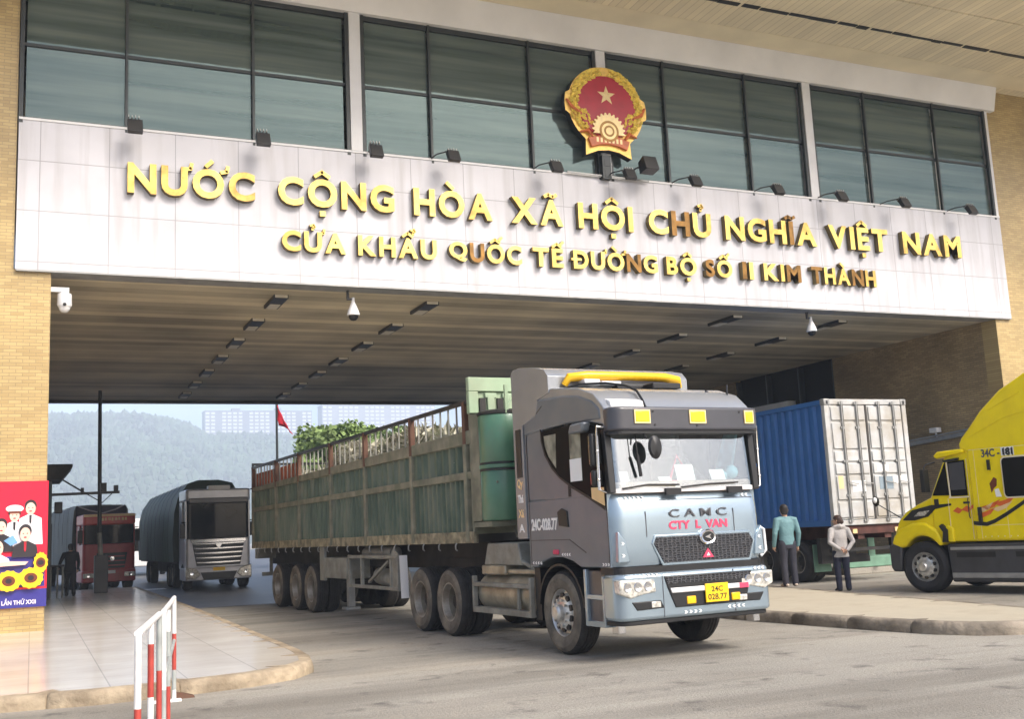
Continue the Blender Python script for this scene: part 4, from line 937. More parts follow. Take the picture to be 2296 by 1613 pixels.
# corner vents
for x, s_ in ((.02, 1), (W - .02, -1)):
    m = MB()
    q = [(x, 1.16), (x + .16 * s_, 1.16), (x + .12 * s_, 1.40), (x + .02 * s_, 1.52)]
    m.prism(q, 'y', -1.446, -1.38); o = m.build('corner_vent', 'cab_blue', fp, bevel=.01)
    chevrons([(x + .05 * s_, -1.45, 1.22), (x + .05 * s_, -1.45, 1.36)], o, s_)
m = MB(); m.tube([(W, -1.34, 1.50), (W + .06, -1.36, 1.46), (W + .07, -1.36, 1.2), (W, -1.34, 1.13)], .02, 8); m.build('grab_handle', 'white', gt)
for z in (1.24, 1.34):
    pass
# bumper
m = MB(); m.prism(plan(-1.50, .16, -1.12, -.03, W + .03), 'z', .48, 1.02); bu = m.build('bumper', 'cab_blue', gt, bevel=.045, seg=3)
m = MB(); m.prism(plan(-1.44, .14, -1.05, .01, W - .01), 'z', 1.02, 1.10); m.build('bumper_gap', 'black', gt, smooth=False)
m = MB(); m.prism(plan(-1.46, .16, -1.1, .0, W), 'z', .43, .479); m.build('bumper_lip', 'black', bu, bevel=.01)
m = MB(); m.prism([(.60, .97), (1.90, .97), (1.86, .84), (1.78, .60), (.74, .60), (.64, .84)], 'y', -1.512, -1.49); lo = m.build('lower_grille', 'black', bu, bevel=.012)
m = MB(); m.prism([(.62, .955), (1.88, .955), (1.86, .88), (.64, .88)], 'y', -1.516, -1.50); m.build('grille_mesh', 'grille', lo, smooth=False)
m = MB(); m.prism([(.67, .83), (1.84, .83), (1.83, .77), (.69, .77)], 'y', -1.53, -1.505); m.build('grille_bar', 'white', lo, bevel=.01)
m = MB(); m.box((1.68, -1.533, .77), (1.82, -1.529, .83)); m.build('bar_sticker', 'pinkred', lo, smooth=False)
for x in (.90, 1.56):
    m = MB(); m.box((x, -1.525, .63), (x + .13, -1.50, .72)); m.build('fog_lamp', 'amber', lo, bevel=.01)
m = MB(); m.box((1.16, -1.545, .63), (1.50, -1.525, .85)); pl_ = m.build('number_plate', 'plate', bu, bevel=.006)
text_obj('plate_lettering', '24C', (1.245, -1.546, .755), (1, 0, 0), (0, 0, 1), .062, .17, .003, 'black', pl_, .015)
text_obj('plate_lettering', '028.77', (1.19, -1.546, .66), (1, 0, 0), (0, 0, 1), .07, .28, .003, 'black', pl_, .015)
for x, s_ in ((.0, 1), (W, -1)):
    m = MB(); m.prism([(x - .025 * s_, .96), (x + .46 * s_, .95), (x + .48 * s_, .80), (x + .30 * s_, .78), (x + .12 * s_, .74), (x - .02 * s_, .80)], 'y', -1.515, -1.36); hl = m.build('headlight', 'lens', bu, bevel=.02, seg=3)
    m = MB()
    for k in range(3): m.lathe([(.055, -.005), (.05, -.012), (.01, -.004)], (x + (.08 + .14 * k) * s_, -1.512, .87), 1, 16)
    m.build('reflector', 'chrome', hl)
    m = MB(); m.prism([(x + .13 * s_, .70), (x + .54 * s_, .70), (x + .58 * s_, .61), (x + .20 * s_, .60)], 'y', -1.51, -1.48); fo = m.build('fog_recess', 'black', bu, bevel=.01)
    m = MB(); m.box((min(x + .40 * s_, x + .53 * s_), -1.516, .62), (max(x + .40 * s_, x + .53 * s_), -1.5, .69)); m.build('fog_lamp', 'lens', fo, bevel=.01)
    m = MB(); m.box((min(x + .575 * s_, x + .583 * s_), -1.504, .5), (max(x + .575 * s_, x + .583 * s_), -1.49, 1.0)); m.build('bumper_seam', 'visor', bu, smooth=False)
chevrons([(.30 + k * .06, -1.503, .975) for k in range(4)], bu); chevrons([(2.1 - k * .06, -1.503, .975) for k in range(3)], bu, -1)
chevrons([(.86 + k * .07, -1.503, .52) for k in range(4)], bu); chevrons([(1.76 - k * .07, -1.503, .54) for k in range(4)], bu, -1)
# entry steps beside the front wheel
for x0, x1 in ((.0, .32), (W - .32, W)):
    m = MB(); m.box((x0 + .03, -1.10, .42), (x1, -.70, 1.06)); st_ = m.build('entry_step', 'visor', gt, smooth=False)
    m = MB(); m.box((x0 - .01, -1.12, .40), (x0 + .26, -.66, .47)); m.box((x0 - .005, -1.11, .72), (x0 + .2, -.68, .78)); m.box((x0 - .012, -.72, .40), (x0 + .05, -.66, 1.08)); m.box((x0 - .012, -1.13, .40), (x0 + .04, -1.08, 1.0)); m.build('step_tread', 'grey_metal' if x0 > 1 else 'cab_blue', st_, bevel=.008)
m = MB(); m.box((.06, -1.3, .33), (.16, -1.15, .48)); m.box((W - .16, -1.3, .33), (W - .06, -1.15, .48)); m.build('tow_hook', 'chrome', bu, bevel=.01)
# front arch liner, chassis
m = MB()
for k in range(13):
    a0, a1 = R(8 + k * 12.6), R(8 + (k + 1) * 12.6)
    m.bar((.32, -.60 * math.cos(a0), .53 + .60 * math.sin(a0)), (.32, -.60 * math.cos(a1), .53 + .60 * math.sin(a1)), .6, .03, up=(0, -math.cos(a0), math.sin(a0)))
m.build('wheel_arch', 'black', gt)
m = MB(); m.box((.62, -1.2, .62), (.78, 6.2, .92)); m.box((1.42, -1.2, .62), (1.58, 6.2, .92)); m.box((.5, -1.0, .75), (1.7, .7, 1.10)); m.box((.3, -.1, .42), (1.9, .12, .6)); m.box((.3, 3.5, .42), (1.9, 3.75, .65)); m.box((.3, 4.7, .42), (1.9, 4.95, .65)); m.box((.5, 3.3, .92), (1.7, 5.0, 1.18))
m.build('chassis', 'chassis', gt, smooth=False)
m = MB(); m.prism([(1.25, 1.10), (2.5, 1.10), (2.35, 1.42), (1.35, 1.42)], 'x', .12, .5); m.build('rear_mudguard', 'grey_metal', gt, bevel=.02)
m = MB(); m.box((.05, .58, .40), (.5, .74, 1.08)); m.build('mud_flap', 'black', gt, smooth=False)
m = MB(); m.tube([(.35, .78, .70), (.35, 2.62, .70)], .29, 20); tk = m.build('fuel_tank', 'alu', gt)
m = MB(); m.box((-.02, .78, .42), (.12, 2.66, .50)); m.box((-.02, .78, .80), (.06, 2.66, .86)); m.box((-.02, .76, .42), (.05, .82, .95)); m.box((-.02, 2.60, .42), (.05, 2.66, .95)); m.box((.02, 1.2, .5), (.06, 1.26, .8)); m.build('tank_guard', 'grey_metal', tk, bevel=.008)
m = MB(); m.box((.12, .85, .98), (.6, 1.7, 1.05)); m.box((.1, 1.75, .96), (.62, 2.55, 1.10)); m.build('battery_box', 'alu', gt, bevel=.02)
m = MB(); m.tube([(.2, 1.0, 1.05), (.15, 1.3, 1.16), (.3, 2.2, 1.12), (.5, 2.9, 1.25)], .03, 8); m.tube([(.6, 2.45, 1.75), (.45, 2.0, 1.5), (.3, 1.65, 1.52), (.25, 1.5, 1.75)], .018, 8); m.tube([(.9, 2.45, 1.7), (.8, 1.8, 1.35), (.7, 1.3, 1.6)], .018, 8); m.build('air_line', 'grey_metal', gt)
# wheels
wf = wheel_meshes(.525, .30, 'tyre', 'rim_bright', 'hub')
place_wheels(wf, gt, [(.02, 0, .525, False), (W - .02, 0, .525, True)])
wr = wheel_meshes(.525, .56, 'tyre', 'rim', 'dish')
place_wheels(wr, gt, [(.0, y, .525, False) for y in (3.62, 4.83, 11.40, 12.66, 14.30)] + [(W, y, .525, True) for y in (3.62, 4.83, 11.40, 12.66, 14.30)])
# trailer body
T0, T1 = 2.53, 16.9
m = MB(); m.box((.03, T0, 1.44), (W - .03, T1, 1.56)); m.box((.55, T0 + .6, 1.0), (.72, T1, 1.44)); m.box((1.48, T0 + .6, 1.0), (1.65, T1, 1.44))
for y in (11.4, 12.66, 14.3): m.box((.2, y - .08, .45), (2.0, y + .08, .62)); m.box((.55, y - .1, .6), (.72, y + .1, 1.0)); m.box((1.48, y - .1, .6), (1.65, y + .1, 1.0))
m.build('trailer_frame', 'chassis', gt, smooth=False)
m = MB()
y = T0
while y < T1 - .05:
    l = min(random.uniform(.25, .8), T1 - y); d_ = random.uniform(0, .02)
    m.box((.0 - d_, y, 1.43), (.06, y + l, 1.60 + random.uniform(0, .006))); y += l
bmesh.ops.remove_doubles(m.bm, verts=m.bm.verts, dist=.0001)
m.build('deck_edge', 'rail_patch', gt, smooth=False)
m = MB(); m.box((W - .06, T0, 1.43), (W + .01, T1, 1.60)); m.build('deck_edge', 'rail_patch', gt, smooth=False)
def corrugated(x, z0, z1, y0, y1, pitch, depth, name, mt, sgn):
    m = MB(); pts = []; y = y0
    while y < y1:
        for dx, dy in ((0, 0), (0, pitch * .3), (depth, pitch * .5), (depth, pitch * .8)):
            if y + dy < y1: pts.append((x + dx * sgn, y + dy))
        y += pitch
    pts.append((x, y1)); pts += [(x + .09 * sgn, y1), (x + .09 * sgn, y0)]
    m.prism(pts, 'z', z0, z1); return m.build(name, mt, gt, smooth=False)
posts = [2.75, 5.04, 7.52, 9.76, 12.24, 14.34, 16.80]
for x, sgn in ((.02, 1), (W - .02, -1)):
    for a, b in zip(posts, posts[1:]):
        corrugated(x, 1.60, 2.40, a + .07, b - .07, .19, .065, 'side_panel', 'green', sgn)
        corrugated(x + .01 * sgn, 2.50, 2.93, a + .07, b - .07, .29, .07, 'upper_panel', 'green', sgn)
    m = MB(); xx = (x - .03, x + .07) if sgn > 0 else (x - .07, x + .03)
    m.box((xx[0], T0, 2.39), (xx[1], T1, 2.505)); m.build('mid_rail', 'green_dust', gt, bevel=.012)
    m = MB(); m.prism([(T0, 2.92), (T1, 2.92), (T1, 3.04), (T0 + 4, 3.10), (T0, 3.13)], 'x', xx[0], xx[1]); m.build('upper_rail', 'green_dust', gt, bevel=.012)
    m = MB(); m.box((x - .03, T0, 3.54), (x + .03, T1, 3.60)); m.build('top_rail', 'dark', gt, smooth=False)
    for y in posts:
        m = MB(); m.box((x - .045, y - .06, 1.45), (x + .05, y + .06, 2.93)); p_ = m.build('post', 'green_dust', gt, bevel=.01)
        m = MB(); m.box((x - .04, y - .05, 2.93), (x + .04, y + .05, 3.58)); m.build('post_top', 'rust', p_, smooth=False)
        m = MB(); m.box((x + .06 * sgn, y + .06, 3.0), (x + .075 * sgn, y + .24, 3.52)); m.build('stake_plate', 'rust', p_, smooth=False)
    for a, b in zip(posts, posts[1:]):
        n = int((b - a) / .3)
        for k in range(1, n):
            m = MB(); m.box((x - .012, a + (b - a) * k / n - .012, 3.0), (x + .012, a + (b - a) * k / n + .012, 3.55)); m.build('stake', 'grey_metal', gt, smooth=False)
    for y, l in ((14.6, 2.1), (12.5, 1.7)):
        m = MB(); m.box((x + .05 * sgn - .006, y, 3.04), (x + .05 * sgn + .006, y + l, 3.40)); m.build('orange_board', 'orange_panel', gt, smooth=False)
m = MB(); m.box((0, T0, 1.56), (W, T0 + .06, 3.38)); m.build('front_wall', 'green_dust', gt, smooth=False)
m = MB()
m.box((-.02, T0 - .03, 3.72), (W + .02, T0 + .07, 3.94)); m.box((-.02, T0 - .03, 3.38), (.14, T0 + .07, 3.72)); m.box((W - .14, T0 - .03, 3.38), (W + .02, T0 + .07, 3.72)); m.box((.14, T0 + .02, 3.38), (W - .14, T0 + .07, 3.72))
for k in range(6): m.box((.30 + k * .30, T0 - .03, 3.38), (.42 + k * .30, T0 + .02, 3.68))
for k in range(6): m.box((.26 + k * .30, T0 - .028, 3.62), (.46 + k * .30, T0 + .02, 3.70))
m.build('headboard', 'green_pale', gt, bevel=.012)
m = MB()
for k in range(7): m.box((.17 + k * .30, T0 - .02, 3.40), (.27 + k * .30, T0 + .0185, 3.62))
m.build('headboard_slot', 'chassis', gt, smooth=False)
m = MB(); m.box((0, T1 - .05, 1.5), (W, T1, 3.0)); m.build('tail_gate', 'green', gt, smooth=False)
m = MB(); m.box((0, T1 - .04, 3.64), (W, T1, 3.70)); m.box((0, T1 - .04, 3.0), (.05, T1, 3.7)); m.box((W - .05, T1 - .04, 3.0), (W, T1, 3.7))
for k in range(1, 9): m.box((k * .245 - .012, T1 - .03, 3.0), (k * .245 + .012, T1 - .01, 3.64))
m.build('tail_frame', 'dark', gt, smooth=False)
# drum pair at the trailer's front corner
m = MB(); m.lathe([(.05, 1.74), (.33, 1.745), (.35, 1.78), (.35, 2.46), (.335, 2.485), (.335, 2.50), (.365, 2.51), (.365, 2.56), (.335, 2.57), (.35, 2.60), (.36, 3.28), (.34, 3.31), (.05, 3.32)], (.32, 2.10, 0), 2, 32); dr = m.build('water_tank', 'green_tank', gt)
m = MB(); m.lathe([(.352, 2.47), (.36, 2.475), (.36, 2.50), (.34, 2.505)], (.32, 2.10, 0), 2, 32); m.lathe([(.345, 2.565), (.358, 2.57), (.358, 2.595), (.345, 2.60)], (.32, 2.10, 0), 2, 32); m.build('tank_band', 'black', dr)
m = MB(); m.lathe([(.34, 3.30), (.37, 3.305), (.37, 3.345), (.30, 3.37), (.05, 3.36)], (.32, 2.10, 0), 2, 32); m.build('tank_lid', 'chassis', dr)
m = MB(); m.box((.22, 1.74, 3.30), (.27, 1.78, 3.72)); m.tube([(.25, 1.76, 3.4), (.5, 2.0, 3.62), (.62, 2.3, 3.70)], .02, 6); m.build('tank_post', 'green_pale', dr, smooth=False)
m = MB(); m.lathe([(.018, 0), (.015, -.012), (.002, -.014)], (.08, 1.835, 2.30), 1, 12); m.box((-.02, 2.2, 1.75), (.04, 2.5, 3.35)); m.box((.0, 1.9, 1.66), (.7, 2.52, 1.735)); m.build('tank_bracket', 'green_dust', dr)
m = MB()
rnd = random.Random(5)
for k in range(4200):
    y = rnd.uniform(T0 + .2, 13.4); x = rnd.uniform(.22, W - .22) if k % 3 else rnd.uniform(.2, .4); hgt = 3.13 + .24 * math.sin(y * 1.1 + 1) * math.sin(y * .43) + rnd.uniform(-.12, .24) - (.10 if y > 10 else 0)
    d_ = Vector((rnd.gauss(0, .5), rnd.gauss(0, .5), rnd.gauss(0, .6))).normalized() * rnd.uniform(.06, .2)
    p = Vector((x, y, hgt)); u = d_.cross(Vector((rnd.random(), rnd.random(), .3))).normalized() * rnd.uniform(.012, .05)
    m._f([m.bm.verts.new(q) for q in (p - d_, p + u, p + d_, p - u)], 0 if rnd.random() < .8 else 1)
m.box((.12, T0 + .2, 1.6), (W - .12, 13.2, 3.02))
tag(m.build('brushwood_load', ['straw', 'leafy'], smooth=False), 'dry brushwood and rubble heaped inside the green stake trailer', 'cargo')
bl = bpy.data.objects['brushwood_load']; bl.location = gt.location; bl.rotation_euler = gt.rotation_euler
# underrun frame, boxes
m = MB()
for z in (.66, 1.22): m.bar((.03, 5.9, z), (.03, 8.7, z), .06, .07, up=(1, 0, 0))
for y in (5.9, 6.25, 7.9, 8.65): m.box((.0, y - .035, .63), (.06, y + .035, 1.26))
m.prism([(5.86, .62), (6.35, .62), (6.35, 1.2), (6.1, 1.40), (5.86, 1.25)], 'x', .02, .05); m.bar((.03, 7.5, .75), (.08, 6.5, 1.15), .05); m.build('side_guard', 'grey_metal', gt, bevel=.006)
m = MB(); m.tube([(.25, 6.6, 1.28), (.25, 8.2, 1.28)], .12, 14); m.tube([(.3, 6.7, .8), (.3, 7.6, .85)], .16, 14); m.build('air_tank', 'grey_metal', gt)
m = MB(); m.box((.0, 8.78, .78), (.5, 10.55, 1.20)); m.box((-.01, 10.3, .72), (.06, 10.62, 1.42)); m.build('tool_box', 'grey_metal', gt, bevel=.015)
for x in (.2, W - .34):
    m = MB(); m.box((x, 9.3, .2), (x + .14, 9.44, .8)); m.box((x - .08, 9.22, .14), (x + .22, 9.52, .20)); m.build('landing_leg', 'steel_grey', gt, bevel=.01)
m = MB(); m.bar((-.01, 5.55, 1.25), (-.01, 5.5, .52), .14, .015, up=(0, 1, 0)); m.build('mud_flap', 'white', gt, smooth=False)
m = MB(); m.box((.06, 16.6, 1.16), (2.14, 16.85, 1.42)); m.box((.2, 16.6, .7), (2.0, 16.7, .8)); m.box((.4, 16.62, .8), (.48, 16.68, 1.2)); m.box((1.7, 16.62, .8), (1.78, 16.68, 1.2)); m.build('rear_bar', 'grey_metal', gt, smooth=False)
for k in range(20):
    m = MB(); m.tube([(.0, 3.2 + k * .68, 1.44), (-.025, 3.2 + k * .68, 1.40), (-.02, 3.21 + k * .68, 1.34), (.01, 3.22 + k * .68, 1.32)], .012, 6); m.build('rope_hook', 'steel_grey', gt)

# ------------------------------------------------------------------ container on its chassis
CY, CX0, CX1, CZ0, CZ1, CL = 20.2, 17.1, 19.62, 1.33, 4.32, 11.6
ct = thing('shipping_container', 'blue corrugated shipping container with dirty white double doors behind the grey truck', 'container', (CX0, CY, CZ0))
cw, chh = CX1 - CX0, CZ1 - CZ0
def corr_side(x, sgn):
    m = MB(); pts = []; y = .12
    while y < CL - .3:
        for dx, dy in ((0, 0), (0, .10), (.06, .15), (.06, .25)): pts.append((x + dx * sgn, y + dy))
        y += .30
    pts += [(x + .1 * sgn, y), (x + .1 * sgn, .12)]
    m.prism(pts, 'z', .12, chh - .1); m.build('side_wall', 'blue', ct, smooth=False)
corr_side(.02, 1); corr_side(cw - .02, -1)
m = MB(); m.box((0, .1, chh - .12), (.1, CL, chh - .01)); m.box((cw - .1, .1, chh - .12), (cw, CL, chh - .01)); m.box((0, .1, 0), (.1, CL, .14)); m.box((cw - .1, .1, 0), (cw, CL, .14)); m.box((.1, .1, chh - .08), (cw - .1, CL, chh - .04)); m.box((.1, CL - .1, .1), (cw - .1, CL, chh - .1)); m.box((.1, .3, .05), (cw - .1, CL, .1)); m.build('frame_rail', 'blue', ct, smooth=False)
m = MB(); m.box((0, -.02, 0), (.13, .1, chh)); m.box((cw - .13, -.02, 0), (cw, .1, chh)); m.box((.13, -.02, chh - .13), (cw - .13, .1, chh)); m.box((.13, -.02, 0), (cw - .13, .1, .12)); fr = m.build('door_frame', 'door_white', ct, bevel=.01)
m = MB()
for x in (0, cw - .16):
    for z in (-.01, chh - .15): m.box((x - .012, -.035, z), (x + .172, .12, z + .16))
m.build('corner_casting', 'steel_grey', ct, bevel=.02)
m = MB()
for x in (.035, cw - .125):
    m.box((x + .02, -.042, chh - .12), (x + .07, -.034, chh - .04))
m.build('casting_hole', 'black', ct, smooth=False)
hw_ = cw / 2
for x0, x1 in ((.15, hw_ - .03), (hw_ + .03, cw - .15)):
    m = MB(); m.box((x0, .0, .13), (x1, .05, chh - .14))
    zz = [.16, .62, 1.18, 1.40, 1.46, 1.72, 1.78, 2.45, 2.52, chh - .16]
    for a, b in ((.18, .55), (.60, 1.15), (1.20, 1.45), (1.50, 1.74), (1.80, 2.42), (2.48, chh - .18)):
        m.prism([(a, -.0), (a + .03, -.035), (b - .03, -.035), (b, -.0)], 'x', x0 + .03, x1 - .03) if False else m.box((x0 + .03, -.03, a), (x1 - .03, .0, b))
    d_ = m.build('door', 'door_white', ct, bevel=.014)
    for q in (.30, .72):
        x = x0 + (x1 - x0) * q
        m = MB(); m.tube([(x, -.06, .06), (x, -.06, chh - .06)], .022, 8)
        for z in (.1, .7, 1.5, 2.3, chh - .1): m.box((x - .06, -.062, z - .03), (x + .06, -.03, z + .03))
        m.build('lock_bar', 'steel_grey', d_)
        m = MB(); m.box((x + .03, -.032, .14), (x + .075, -.026, chh - .15)); m.build('bar_recess', 'seal', d_, smooth=False)
        m = MB(); m.bar((x, -.085, 1.0), (x + .3, -.085, .96), .03, .02); m.build('handle', 'steel_grey', d_)
for (x, z, w_, h, mt) in ((.22, .86, .14, .30, 'flame_pale'), (.62, .78, .40, .26, 'paper'), (1.45, .82, .42, .30, 'poster_sky'), (1.9, .95, .42, .18, 'paper'), (1.42, 1.25, .35, .16, 'paper')):
    m = MB(); m.box((x, -.034, z), (x + w_, -.031, z + h)); m.build('door_label', mt if mt != 'poster_sky' else 'cab_blue', ct, smooth=False)
m = MB(); m.box((hw_ - .028, -.01, .14), (hw_ + .028, .04, chh - .15)); m.build('door_seal', 'seal', ct, smooth=False)
ch = thing('container_trailer', 'dark skeletal trailer with rusty red beam carrying the blue container', 'trailer', (CX0, CY, 0))
m = MB(); m.box((.75, .1, 1.0), (.95, CL, 1.31)); m.box((cw - .95, .1, 1.0), (cw - .75, CL, 1.31)); m.box((.1, .05, 1.12), (cw - .1, .22, 1.31)); m.box((.1, 5, 1.12), (cw - .1, 5.2, 1.31)); m.build('frame', 'rust_dark', ch, smooth=False)
m = MB(); m.box((.12, .3, .72), (cw - .12, .4, .80)); m.box((.5, .3, .7), (.58, .4, 1.1)); m.box((cw - .58, .3, .7), (cw - .5, .4, 1.1)); m.box((.05, .6, .45), (.8, .75, 1.05)); m.build('underrun_bar', 'chassis', ch, smooth=False)
for x in (.2, .55, cw - .68, cw - .33):
    m = MB(); m.box((x, .02, 1.14), (x + .13, .05, 1.24)); m.build('tail_lamp', 'pinkred' if x in (.2, cw - .33) else 'flame_pale', ch, smooth=False)
wt = wheel_meshes(.5, .56, 'tyre_dark', 'rim', 'dish', 28)
place_wheels(wt, ch, [(.03, y, .5, False) for y in (1.5, 2.75, 4.0)] + [(cw - .03, y, .5, True) for y in (4.0, 5.25)])
m = MB(); m.box((.3, 1.4, .4), (cw - .3, 1.6, .6)); m.box((.3, 2.65, .4), (cw - .3, 2.85, .6)); m.box((.3, 3.9, .4), (cw - .3, 4.1, .6)); m.box((.9, 1.2, .55), (cw - .9, 4.3, 1.0)); m.build('axle', 'chassis', ch, smooth=False)
for x in (.1,):
    m = MB(); m.box((x, .95, .25), (x + .5, .98, .9)); m.build('mud_flap', 'booth_green', ch, smooth=False)
m = MB(); m.box((cw - .5, 1.2, .55), (cw - .3, 1.24, 1.1)); m.build('hose_bracket', 'booth_green', ch, smooth=False)
for x in (.25, cw - .4):
    m = MB(); m.box((x, 8.2, .1), (x + .15, 8.35, 1.1)); m.box((x - .05, 8.15, .0), (x + .2, 8.4, .098)); m.build('landing_leg', 'steel_grey', ch, smooth=False)

# ------------------------------------------------------------------ yellow bonneted truck, nose to the left
YB = 16.4
yt = thing('yellow_truck', 'bright yellow bonneted sleeper truck with flame stripes at the right edge', 'truck', (16.05, 16.44, 0), R(-75))
yt.scale = (.77, 1, .97)
def Q(pts): return [(x - 16.08, z) for x, z in pts]
arc = [(16.08 + .62 * math.cos(R(a)), .52 + .62 * math.sin(R(a))) for a in range(40, 141, 10)]
m = MB(); m.prism(Q([(15.24, 1.0), (15.28, 1.22), (15.42, 1.46), (15.62, 1.62), (15.95, 1.76), (16.38, 1.90), (16.95, 1.96), (16.95, 1.0), (16.66, 1.0)] + arc + [(15.52, .96)]), 'y', .06, 2.14); ho = m.build('bonnet', 'yellow', yt, bevel=.11, seg=4)
m = MB(); m.prism(Q([(15.22, .98), (15.30, 1.14), (15.50, 1.30), (15.85, 1.40), (16.20, 1.40), (16.52, 1.24), (16.68, .98)] + arc + [(15.46, .90)]), 'y', -.03, .40); fe = m.build('fender', 'yellow', yt, bevel=.05, seg=3)
m = MB(); m.prism(Q([(15.22, .98), (15.30, 1.14), (15.50, 1.30), (15.85, 1.40), (16.20, 1.40), (16.52, 1.24), (16.68, .98)] + arc + [(15.46, .90)]), 'y', 1.80, 2.23); m.build('fender', 'yellow', yt, bevel=.05, seg=3)
m = MB(); m.prism(Q([(16.66, 1.0), (16.95, 1.0), (16.95, 1.28), (16.80, 1.34), (16.66, 1.22)]), 'y', .0, .2); m.build('fender_step', 'yellow', yt, bevel=.03)
m = MB(); m.prism(Q([(16.40, 1.0), (16.40, 1.90), (16.88, 2.68), (17.0, 2.76), (17.60, 2.78), (17.60, 1.0)]), 'y', .04, 2.16); cb = m.build('cab', 'yellow', yt, bevel=.05, seg=3)
m = MB(); m.prism(Q([(17.52, 1.0), (17.52, 2.74), (17.34, 2.80), (17.32, 2.92), (17.42, 3.04), (17.66, 3.24), (17.96, 3.52), (18.5, 3.88), (19.32, 4.22), (20.1, 4.34), (20.2, 4.2), (20.2, 1.0)]), 'y', .0, 2.2); sl_ = m.build('sleeper', 'yellow', yt, bevel=.09, seg=4)
m = MB(); m.prism(Q([(17.6, 3.02), (18.6, 3.35), (20.0, 3.55), (20.0, 3.58), (18.58, 3.39), (17.58, 3.06)]), 'y', -.012, .05); m.prism(Q([(18.2, 3.52), (19.0, 3.78), (19.0, 3.81), (18.2, 3.56)]), 'y', -.012, .05); m.prism(Q([(17.6, 2.80), (20.18, 2.86), (20.18, 2.875), (17.6, 2.815)]), 'y', -.006, .05); m.build('deflector_crease', 'yellow', sl_, smooth=False)
m = MB(); m.box((1.62, -.003, 1.05), (1.626, .03, 2.78)); m.box((2.30, -.003, 1.05), (2.306, .03, 1.72)); m.box((1.50, -.003, 1.30), (4.1, .03, 1.306)); m.box((1.5, -.003, 2.775), (4.1, .03, 2.782)); m.build('panel_seam', 'canopy_plain', sl_, smooth=False)
m = MB()
for k in range(16): m.cyl((1.7 + k * .16, -.004, 1.09), (1.7 + k * .16, .02, 1.09), .012, n=6)
m.build('rivet_row', 'canopy_plain', sl_, smooth=False)
m = MB(); m.prism(Q([(16.70, 2.66), (17.44, 2.74), (17.44, 2.82), (16.74, 2.80), (16.62, 2.72)]), 'y', -.02, 2.22); m.build('roof_visor', 'yellow', yt, bevel=.03)
m = MB(); m.prism(Q([(16.88, 2.62), (17.30, 2.65), (17.28, 2.60), (16.90, 2.58)]), 'y', -.03, .03); m.build('rain_guard', 'black', cb, smooth=False)
m = MB(); m.prism(Q([(16.48, 1.93), (16.90, 2.58), (16.93, 1.92)]), 'y', .02, .06); m.build('quarter_window', 'side_glass', cb, smooth=False)
m = MB(); m.prism(Q([(16.98, 1.90), (16.97, 2.58), (17.42, 2.60), (17.42, 1.90)]), 'y', .02, .06); sw = m.build('door_window', 'side_glass', cb, smooth=False)
m = MB(); m.prism(Q([(17.0, 2.02), (17.0, 2.55), (17.39, 2.57), (17.39, 2.02)]), 'y', .016, .0199); m.build('window_reflection', 'visor', sw, smooth=False)
m = MB(); m.prism(Q([(16.95, 1.87), (16.94, 2.61), (16.97, 2.61), (16.98, 1.87)]), 'y', .01, .06); m.box((.84, .02, 1.86), (1.36, .06, 1.885)); m.box((.80, .028, 1.05), (.808, .05, 1.86)); m.box((1.38, .028, 1.05), (1.388, .05, 2.62)); m.build('door_seam', 'canopy_plain', cb, smooth=False)
m = MB(); m.prism(Q([(16.43, 1.98), (16.86, 2.64), (16.87, 2.64), (16.44, 1.98)]), 'y', .2, 2.0); m.build('windscreen', 'side_glass', cb, smooth=False)
x0 = 18.40 - 16.08
def rr(x0, z0, x1, z1, r):
    p = []
    for cx, cz, a0 in ((x1 - r, z0 + r, -90), (x1 - r, z1 - r, 0), (x0 + r, z1 - r, 90), (x0 + r, z0 + r, 180)):
        for k in range(5): p.append((cx + r * math.cos(R(a0 + k * 22.5)), cz + r * math.sin(R(a0 + k * 22.5))))
    return p
m = MB(); m.prism(rr(x0 - .03, 1.80, x0 + 1.05, 2.60, .1), 'y', -.02, .05); wf_ = m.build('sleeper_window', 'canopy_plain', sl_, smooth=False)
m = MB(); m.prism(rr(x0, 1.83, x0 + 1.02, 2.57, .08), 'y', -.028, -.015); m.build('window_glass', 'side_glass', wf_, smooth=False)
text_obj('number_lettering', '34C - 181', (17.90 - 16.08, -.002, 2.62), (1, 0, 0), (0, 0, 1), .15, .80, .006, 'letter_grey', sl_, .03)
m = MB(); m.box((2.32, -.003, 2.615), (2.64, .01, 2.78)); m.build('number_backing', 'paper', sl_, smooth=False)
text_obj('number_lettering', '181', (2.36, -.006, 2.635), (1, 0, 0), (0, 0, 1), .12, .24, .004, 'black', sl_, .03)
def stripe(name, pts, y, mt, par):
    m = MB(); m.prism(Q(pts), 'y', y - .005, y + .01); m.build(name, mt, par, smooth=False)
for (cx, cz, l) in ((16.98, 1.60, .26), (17.2, 1.62, .3), (17.42, 1.66, .3)): stripe('flame_stripe', [(cx, cz), (cx + l * .5, cz + .08), (cx + l, cz + .02), (cx + l * .6, cz - .05), (cx + l * .3, cz - .02)], .034, 'flame', cb)
for (cx, cz, l, mt) in ((17.62, 1.52, .5, 'flame'), (17.66, 1.62, .42, 'flame_pale'), (17.75, 1.66, .5, 'flame'), (18.05, 1.72, .6, 'flame'), (18.0, 1.62, .55, 'flame_pale')): stripe('flame_stripe', [(cx, cz), (cx + l * .5, cz + .05), (cx + l, cz + .13), (cx + l * .7, cz - .0), (cx + l * .3, cz - .06)], -.002, mt, sl_)
cv = [(17.52, 1.36), (17.85, 1.33), (18.05, 1.38), (18.35, 1.50), (18.7, 1.66), (19.1, 1.86), (19.6, 2.05), (20.1, 2.2)]
stripe('black_sweep', [(x, z + .035) for x, z in cv] + [(x, z - .04) for x, z in reversed(cv)], -.003, 'black', sl_)
